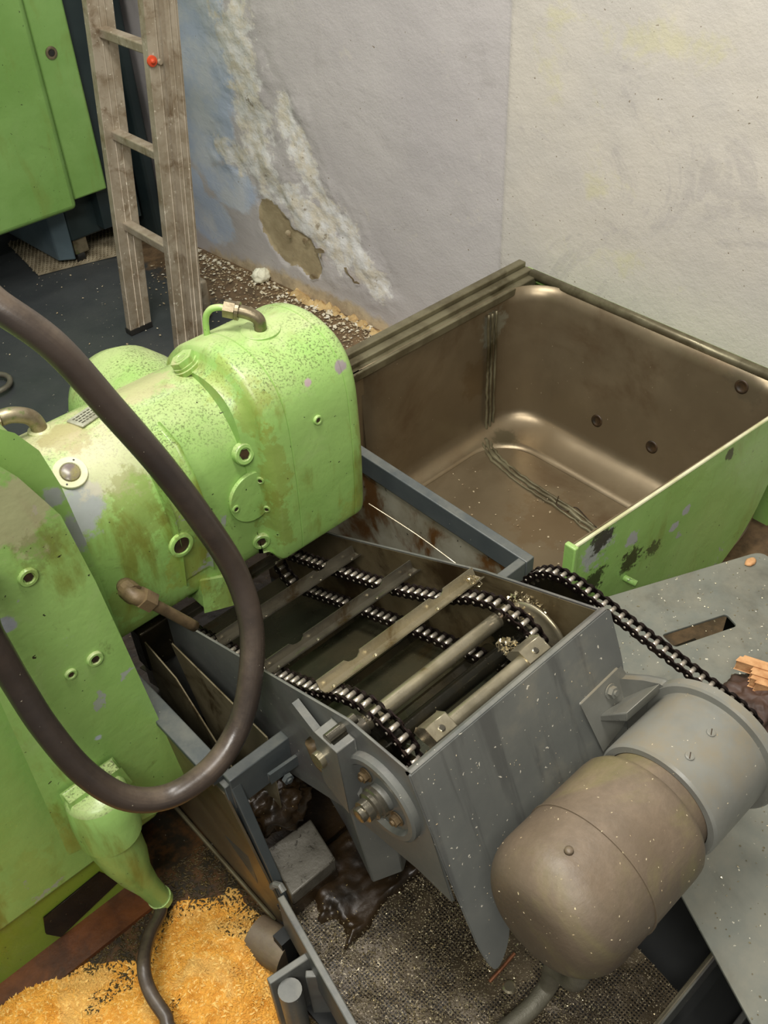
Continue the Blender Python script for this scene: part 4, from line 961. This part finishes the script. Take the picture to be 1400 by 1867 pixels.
g_ = M['green']
for px, py, r, col, amt, zs in (
    (150, 925, .034, (160, 164, 160), 1, .8), (140, 968, .020, (160, 164, 160), 1, .6), (95, 905, .016, (168, 172, 168), 1, 1),
    (200, 835, .060, (198, 190, 160), .6, 1), (55, 800, .070, (196, 186, 150), .6, 1), (25, 945, .055, (178, 168, 134), .75, 1), (70, 1000, .035, (96, 84, 46), .6, 1),
    (255, 930, .050, (110, 98, 36), .7, .5), (330, 930, .035, (100, 84, 34), .6, .5), (345, 1035, .040, (150, 140, 44), .7, .6), (240, 1110, .045, (128, 116, 40), .6, .7),
    (500, 860, .030, (132, 124, 40), .75, .35), (512, 960, .034, (120, 112, 36), .8, .5), (455, 740, .030, (138, 132, 50), .7, .5), (400, 690, .035, (150, 146, 60), .6, .6),
    (620, 668, .012, (150, 140, 138), 1, 1), (640, 660, .009, (150, 140, 138), 1, 1), (562, 697, .008, (176, 156, 156), 1, 1), (8, 1140, .016, (160, 166, 170), 1, 1),
    (640, 920, .030, (150, 150, 60), .6, .8), (655, 780, .018, (122, 112, 44), .6, .5), (590, 985, .04, (130, 136, 50), .6, 1), (410, 1090, .03, (110, 100, 34), .7, .6),
    (250, 700, .06, (190, 176, 140), .6, 1), (120, 790, .04, (150, 136, 90), .6, 1), (180, 1345, .008, (190, 196, 210), .9, 1), (130, 1530, .04, (150, 146, 60), .5, .8), (60, 1600, .05, (140, 150, 60), .4, .6)):
    l, n = hit(px, py); brown = col[2] < 70; add_spot(g_, l, r*(.85 if brown else 1), tuple(int(c*.75+q*.25) for c, q in zip(col, (146, 180, 90))) if brown else col, amt*(.62 if brown else 1), 34 if brown else 26, zs, 1.5 if brown else .9)
# electrical plug on the column
plug = thing('cable_plug', (.22, .93, .0), 'pale green angled cable plug fixed low on the machine column', 'plug')
YB = .955
def tilt(p, q): return (q-p).normalized()
bk0 = ay(130, 1478, YB); bk1 = ay(208, 1400, YB)
blkp = [ay(112, 1448, .95), ay(203, 1384, .95), ay(222, 1408, .95), ay(128, 1478, .95)]
bev(MB().prism(blkp, (0, -.026, 0)).put('mounting_block', 'green', plug), .003, 2)
a = ay(172, 1448, .935); b = ay(207, 1530, .925); c = ay(245, 1590, .922); d_ = ay(290, 1635, .920)
axis = [a, a.lerp(b, .5), b, b.lerp(c, .5), c, c.lerp(d_, .5), d_]
hood = MB().tube(axis, [.040, .043, .043, .039, .029, .0215, .0195], 28).put('plug_hood', 'green', plug); shade(hood, 60)
hd = [a-(b-a)*.12, a-(b-a)*.02, a+(b-a)*.35, a+(b-a)*.78, a+(b-a)*.80]
cap = MB().tube([p+Vector((0, -.006, .006)) for p in hd], [.040, .047, .051, .050, .043], 28).put('plug_cover', 'green', plug); shade(cap, 60)
o = MB().tube([d_, d_+(d_-c)*.12], [.0215, .021], 24).put('plug_collar', 'green', plug); shade(o)
# thin cable from the plug
cb_ = catmull([d_+(d_-c)*.05, ay(292, 1665, .90), ay(272, 1708, .86), az(262, 1760, .12), az(272, 1805, .105), az(300, 1850, .095), az(340, 1905, .085), Vector((.20, .40, .05)), Vector((.16, .20, .015)), Vector((.0, -.1, .013))], 10)
meta(MB().tube(cb_, .0115, 14).put('power_cable', 'hose', smooth=True), 'thin dark rubber cable running from the plug into the sawdust', 'cable')

# big hose
hp_ = [((-60, 520), 1.0), ((0, 560), .97), ((100, 632), .94), ((200, 742), .92), ((290, 845), .90), ((370, 950), .88), ((430, 1045), .86), ((458, 1140), .83), ((456, 1240), .80), ((435, 1325), .785), ((388, 1398), .775), ((312, 1450), .79), ((232, 1455), .81), ((155, 1410), .835), ((85, 1330), .86), ((30, 1245), .88), ((-20, 1160), .89), ((-90, 1050), .90)]
hq_ = [ay(p[0], p[1], y) for p, y in hp_]
hpts = catmull([Vector((-.70, 1.30, .70)), Vector((-.62, 1.28, 1.15)), Vector((-.30, 1.22, 1.46)), ay(-260, 450, 1.08)]+hq_+[Vector((-.05, .95, .93)), Vector((-.16, 1.02, .85)), Vector((-.28, 1.12, .70))], 8)
rr = []
for p in hpts: rr.append(.0180)
o = MB().tube(hpts, rr, 24).put('rubber_hose', 'hose', smooth=True); meta(o, 'thick dark rubber hose looping down in front of the green machine', 'hose')
# short end of another coil at the left edge
cc = az(-14, 700, .02)
meta(MB().tube([cc+Vector((.055*math.cos(a/24*2*math.pi), .055*math.sin(a/24*2*math.pi), 0)) for a in range(25)], .009, 10, False).put('hose_coil', 'braid', smooth=True), 'small beige cable ring lying on the dark floor at the left edge', 'cable')

# ================================================================ LADDER
lad = thing('aluminium_ladder', (1.3, 2.55, 0), 'grimy aluminium ladder standing behind the green machine near the wall', 'ladder')
lean = Vector((.106, 0, 1.0))
def stringer(xf, y, w_, t_, nm):
    mb = MB(); top = 1.9
    sec = [(-w_/2, 0), (w_/2, 0), (w_/2, t_), (w_/2-.006, t_), (w_/2-.006, .005), (-w_/2+.006, .005), (-w_/2+.006, t_), (-w_/2, t_)]
    mb.prism([Vector((xf+a, y+b, .0)) for a, b in sec], lean*top)
    for rx in (-.008, .012): mb.prism([Vector((xf+rx+a, y-b, .0)) for a, b in ((-.003, 0), (-.001, .003), (.001, .003), (.003, 0))], lean*top)
    o = mb.put(nm, 'alu', lad); bev(o, .001, 1); return o
stringer(1.300, 2.72, .082, .028, 'stringer')
s2 = stringer(1.275, 2.385, .074, .028, 'stringer')
stringer(1.300, 2.355, .040, .026, 'stringer')
for z in (.37, .65, .93, 1.21, 1.49):
    b = Vector((1.298, 2.41, z))+Vector((.106*z, 0, 0))
    o = MB().box((b.x-.016, 2.40, z-.014), (b.x+.016, 2.722, z+.014)).put('rung', 'alu', lad); bev(o, .004, 2)
for p in ((1.300, 2.72), (1.275, 2.385)): MB().box((p[0]-.043, p[1]-.004, 0), (p[0]+.043, p[1]+.03, .018)).put('rubber_foot', 'rubber', lad)
l, n = hit(276, 111); MB().lathe(l, (0, -1, 0), [(0, .014), (.006, .014), (.007, .007), (.010, .006), (.012, .003)], 16).put('screw_cap', 'orange', lad, label='small orange washer with screw')
l, n = hit(291, 113); MB().lathe(l, (0, -1, 0), [(0, .008), (.006, .006)], 12).put('screw', 'alu', lad)
# low stop beside ladder foot
meta(bev(MB().box((1.50, 2.62, 0), (1.53, 2.66, .14)).put('clear_bottle', 'alu'), .01, 3), 'small dull metal stub standing behind the ladder foot', 'stub')

# ================================================================ ELECTRICAL CABINET
cab = thing('electrical_cabinet', (1.3, 3.5, 0), 'green doored electrical cabinet on a dark castor base in the far left corner', 'cabinet')
dr = MB().box((1.393, 3.20, .29), (1.528, 3.24, 2.2)).put('door', 'green_clean', cab); bev(dr, .008, 3)
l, n = hit(93, 96)
lk = MB().lathe(l, (0, -1, 0), [(0, .020), (.004, .020), (.005, .016), (.005, .012), (.002, .011), (.002, 0)], 24).put('lock', 'fitting', dr); MB().cyl(l+Vector((0, -.003, 0)), (0, -1, 0), .010, .002, 16).put('keyhole', 'rubber', lk)
dr2 = MB().box((.70, 3.17, .27), (1.388, 3.24, 2.2)).put('door', 'green_clean', cab); bev(dr2, .02, 4)
MB().box((1.384, 3.21, .30), (1.397, 3.24, 2.2)).put('door_gap', 'black', cab)
MB().box((1.50, 3.245, .13), (1.66, 3.75, 2.2)).put('cabinet_body', 'cab_dark', cab)
MB().box((.9, 3.60, .13), (1.50, 3.75, 2.2)).put('cabinet_body', 'cab_dark', cab)
bev(MB().box((1.385, 3.30, .10), (1.66, 3.62, .30)).put('base_box', 'cab_dark', cab), .01, 2)
bev(MB().hexa([(1.33, 3.34, .03), (1.385, 3.30, .03), (1.385, 3.9, .03), (1.30, 3.9, .03)], [(1.33, 3.34, .30), (1.385, 3.30, .30), (1.385, 3.9, .30), (1.30, 3.9, .30)]).put('base_side', 'cab_blue', cab), .006, 2)
cs = az(148, 478, .0)
cst = MB().box((cs.x-.02, cs.y-.02, .045), (cs.x+.035, cs.y+.06, .10)).put('castor', 'fitting', cab)
shade(MB().cyl((cs.x-.014, cs.y+.01, .030), (1, 0, 0), .030, .03, 20).put('castor_wheel', 'rubber', cst))
# dark rubbish behind the ladder against the wall end
meta(bev(MB().box((1.685, 3.20, 0), (1.73, 3.85, 2.2)).put('dark_panel', 'cab_dark'), .01, 2), 'dark tall panel standing between the cabinet and the peeling wall', 'panel')
# ribbed mat: one mat under the cabinet
mq = [az(15, 446, .0), az(90, 425, 0), az(215, 412, 0), az(235, 462, 0), az(128, 488, 0), az(70, 503, 0)]
mtt = thing('floor_mat', (1.4, 3.4, 0), 'beige knobbly floor mat pushed under the dark cabinet base', 'mat')
poly = [Vector((p.x, p.y, .001)) for p in mq]
MB().prism(poly, (0, 0, .006)).put('mat_sheet', 'matting', mtt)
def inside(x, y, P):
    c = False; j = len(P)-1
    for i in range(len(P)):
        if ((P[i].y > y) != (P[j].y > y)) and x < (P[j].x-P[i].x)*(y-P[i].y)/(P[j].y-P[i].y)+P[i].x: c = not c
        j = i
    return c
mb = MB()
for i in range(60):
    for j in range(60):
        x = 1.15+i*.0165+(j % 2)*.008; y = 3.1+j*.0145
        if inside(x, y, poly): mb.tube([(x-.006, y, .006), (x, y, .013), (x+.006, y, .006)], .0035, 5)
mb.put('mat_loops', 'matting', mtt, kind='stuff')

# ================================================================ LOOSE BITS ON THE FLOOR
def fdeb():
    while True:
        x = random.uniform(1.2, 1.95); y = random.uniform(1.75, 3.1); dwl = 1.7921+(3.1743-y)*.0721-x
        if dwl > .012 and random.random() < math.exp(-dwl/.10)*(1 if y > 2.0 else .35): return (x, y, .002)
meta(scatter(1500, fdeb, .002, .001, .0045, 'flake', 'plaster_flakes', None, .5, 1.2), 'pale crumbs of fallen plaster along the foot of the wall', 'debris')
meta(scatter(320, fdeb, .003, .002, .008, 'white_flake', 'white_paint_flakes', None, .6, 1.1), 'white paint flakes lying among the plaster crumbs at the wall foot', 'debris')
def ffl(): return (random.uniform(.9, 1.9), random.uniform(1.6, 3.4), .001)
meta(scatter(90, ffl, .001, .002, .005, 'flake', 'floor_specks'), 'scattered white specks on the dark floor behind the machine', 'debris')
def fpl():
    s, t = random.uniform(0, Lx), random.uniform(0, Ly); p = c0+u*s+w*t; return (p.x, p.y, .3205)
meta(scatter(900, fpl, .32, .0006, .0018, 'chip', 'metal_chips'), 'fine bright metal chips sprinkled over the grey cover plate', 'chips')
def fbin():
    return (random.uniform(1.1, 1.6), random.uniform(.76, 1.38), zf+.001)
meta(scatter(160, fbin, .06, .001, .003, 'flake', 'bin_crumbs'), 'pale crumbs scattered on the floor of the metal bin', 'crumbs')
pc = az(738, 1, 0)
pf = az(477, 512, .0); lump((pf.x, pf.y, .020), .036, .030, .028, 'white', 'foam_lump', 'bright white lump of foam on the debris at the wall foot', 'foam', 3, 22, .3)
pf = az(1020, 1042, zf); meta(MB().lathe((pf.x, pf.y, zf), (0, 0, 1), [(0, .008), (.002, .008)], 12).put('white_chip', 'white'), 'single white chip at the open front of the metal bin', 'chip')
# ragged mortar crust creeping along the wall foot
mb_pts = []
cr_ = MB()
for i in range(46):
    u_ = .62+i*.017; b = wo+wd*u_+wn*random.uniform(.0, .035); r_ = random.uniform(.010, .028)
    pts = []
    for k in range(7):
        a = k/7*2*math.pi; pts.append(b+Vector((math.cos(a), math.sin(a), 0))*r_*random.uniform(.6, 1.2)+Vector((0, 0, .001)))
    k0 = len(cr_.v); cr_.add(pts+[b+Vector((0, 0, r_*.8))], [(j, (j+1) % 7, 7) for j in range(7)])
M['crust'] = generic('ochre_mortar_crust', (206, 178, 124), (168, 138, 92), 30, .85, bumpk=.6)
meta(cr_.put('mortar_crust', 'crust'), 'ochre crust of crumbling mortar along the wall foot behind the gear head', 'debris', kind='stuff')
# curls of paint lifting off the wall at the bare patch
wl = thing('paint_curls', wo, 'lifted curls of old paint around the bare tan patch on the wall', 'paint')
for (px, py, s, an) in ((585, 455, .03, 20), (560, 437, .02, 60), (530, 425, .018, 80), (640, 498, .03, -30), (652, 512, .02, 10), (590, 470, .02, -50), (575, 502, .028, 30)):
    uu, vv = wuv(px, py); mm = WM @ Matrix.Translation((uu, vv, .006)) @ Matrix.Rotation(math.radians(an), 4, 'Z')
    g = []
    for i in range(5):
        for j in range(3): g.append(mm @ Vector(((i/4-.5)*s*2*(1-.3*abs(j-1)), (j-1)*s*.35, .012*math.sin(i/4*2.2)*(j/2)+random.uniform(0, .002))))
    put('paint_curl', md(g, [(i*3+j, i*3+j+1, i*3+j+4, i*3+j+3) for i in range(4) for j in range(2)]), 'flake', wl, smooth=True)
# thin wires stretched over the tank
w0 = [az(672, 918, .50), az(760, 975, .47), az(832, 1028, .452)]
meta(MB().tube(catmull(w0, 6), .0011, 5).put('thin_wire', 'wire'), 'thin bright wire slanting over the tank to its front corner', 'wire')
# sawdust
nx, ny = 200, 170; xs = np.linspace(-.30, .345, nx); ys = np.linspace(.40, 1.0, ny); X, Y = np.meshgrid(xs, ys)
def g2(p, sx, sy, h, a=0):
    q = az(p[0], p[1], 0); dx = X-q.x; dy = Y-q.y; c_, s_ = math.cos(a), math.sin(a); return h*np.exp(-(((dx*c_+dy*s_)/sx)**2+((-dx*s_+dy*c_)/sy)**2)**1.5)
hgt = g2((395, 1780), .078, .105, .055)+g2((370, 1870), .10, .09, .045)+g2((120, 1885), .10, .045, .035, .2)+g2((10, 1900), .12, .05, .04)+g2((455, 1740), .03, .05, .03)+g2((215, 1900), .10, .06, .03)
zz = hgt-.0035+(fbm(X*24, Y*24, 4)-.5)*(.004+hgt*.35)
me = grid(nx, ny, X, Y, zz+.0)
so = meta(put('sawdust_heap', me, 'sawdust'), 'heap of orange-yellow sawdust on the floor under the machine', 'sawdust', kind='stuff')
def hz(x, y):
    i = int(np.clip((x+.30)/.645*(nx-1), 0, nx-1)); j = int(np.clip((y-.40)/.6*(ny-1), 0, ny-1)); return zz[j, i]
def fsaw():
    while True:
        x = random.uniform(-.28, .345); y = random.uniform(.42, .99); h_ = hz(x, y)
        if h_ > random.uniform(-.002, .012): return (x, y, h_)
M['saw_pale'] = generic('pale_sawdust_curls', (250, 206, 120), (232, 180, 88), 60, .8, bumpk=0)
meta(scatter(5000, fsaw, 0, .001, .003, 'saw_pale', 'pale_wood_curls', None, 1.2, 2.0), 'paler bigger wood curls on top of the sawdust heap', 'sawdust')
meta(scatter(24000, fsaw, 0, .0009, .0028, 'sawdust', 'sawdust_curls', None, 1.0, 2.2), 'loose orange wood curls covering the sawdust heap', 'sawdust')
def fdk():
    while True:
        x = random.uniform(-.28, .36); y = random.uniform(.42, .99); h_ = hz(x, y)
        if h_ < .006: return (x, y, max(h_, 0)+.0005)
meta(scatter(12000, fdk, 0, .0007, .0022, 'saw_dk', 'oily_sawdust', None, 1.0, 2.0), 'dark oil-soaked sawdust around the orange heap', 'sawdust')
def fmix(): 
    while True:
        x = random.uniform(-.28, .345); y = random.uniform(.42, .99); h_ = hz(x, y)
        if h_ > 0 and fbm(np.array([x*14]), np.array([y*14]), 3, 4)[0] > .50: return (x, y, h_+.0012)
meta(scatter(2600, fmix, 0, .0007, .0020, 'saw_dk', 'dark_flecks', None, 1.0, 2.0), 'dark oily flecks sprinkled over the orange sawdust', 'sawdust')
# lint and chips stuck on the motor and front plate
bpy.context.view_layer.update(); dg_ = bpy.context.evaluated_depsgraph_get(); lm, lf = MB(), MB()
for i in range(170):
    px, py = random.uniform(780, 1330), random.uniform(1180, 1750)
    ok, l, n, _, ob, _ = SC.ray_cast(dg_, Vector((0, 0, H)), ray(px, py).normalized())
    if not ok or ob.name.split('.')[0] not in ('motor_casing', 'front_plate', 'gear_housing', 'flange_ring'): continue
    if n.dot(ray(px, py)) > 0: n = -n
    a_ = n.orthogonal().normalized(); b_ = n.cross(a_); t_ = random.uniform(0, 6.28); d1 = a_*math.cos(t_)+b_*math.sin(t_); d2 = n.cross(d1); s_ = random.uniform(.0004, .0011)*(1.6 if random.random() < .1 else 1)
    (lm if ob.name.startswith(('motor', 'gear', 'flange')) else lf).add([l+d1*s_*2-n*.0002, l+d2*s_-n*.0002, l-d1*s_*2-n*.0002, l-d2*s_-n*.0002, l+n*s_*.7], [(0, 1, 4), (1, 2, 4), (2, 3, 4), (3, 0, 4)])
lm.put('lint', 'flake', motor, kind='stuff'); lf.put('lint', 'flake', conv, kind='stuff')
# dark round foot beside the tray
ft = az(512, 1720, .06)
meta(shade(MB().tube([Vector((ft.x-.02, ft.y+.05, .045)), Vector((ft.x+.0, ft.y-.02, .045))], [.036, .036], 24).put('rubber_buffer', 'motor')), 'dusty grey round buffer half buried at the sawdust edge', 'buffer')
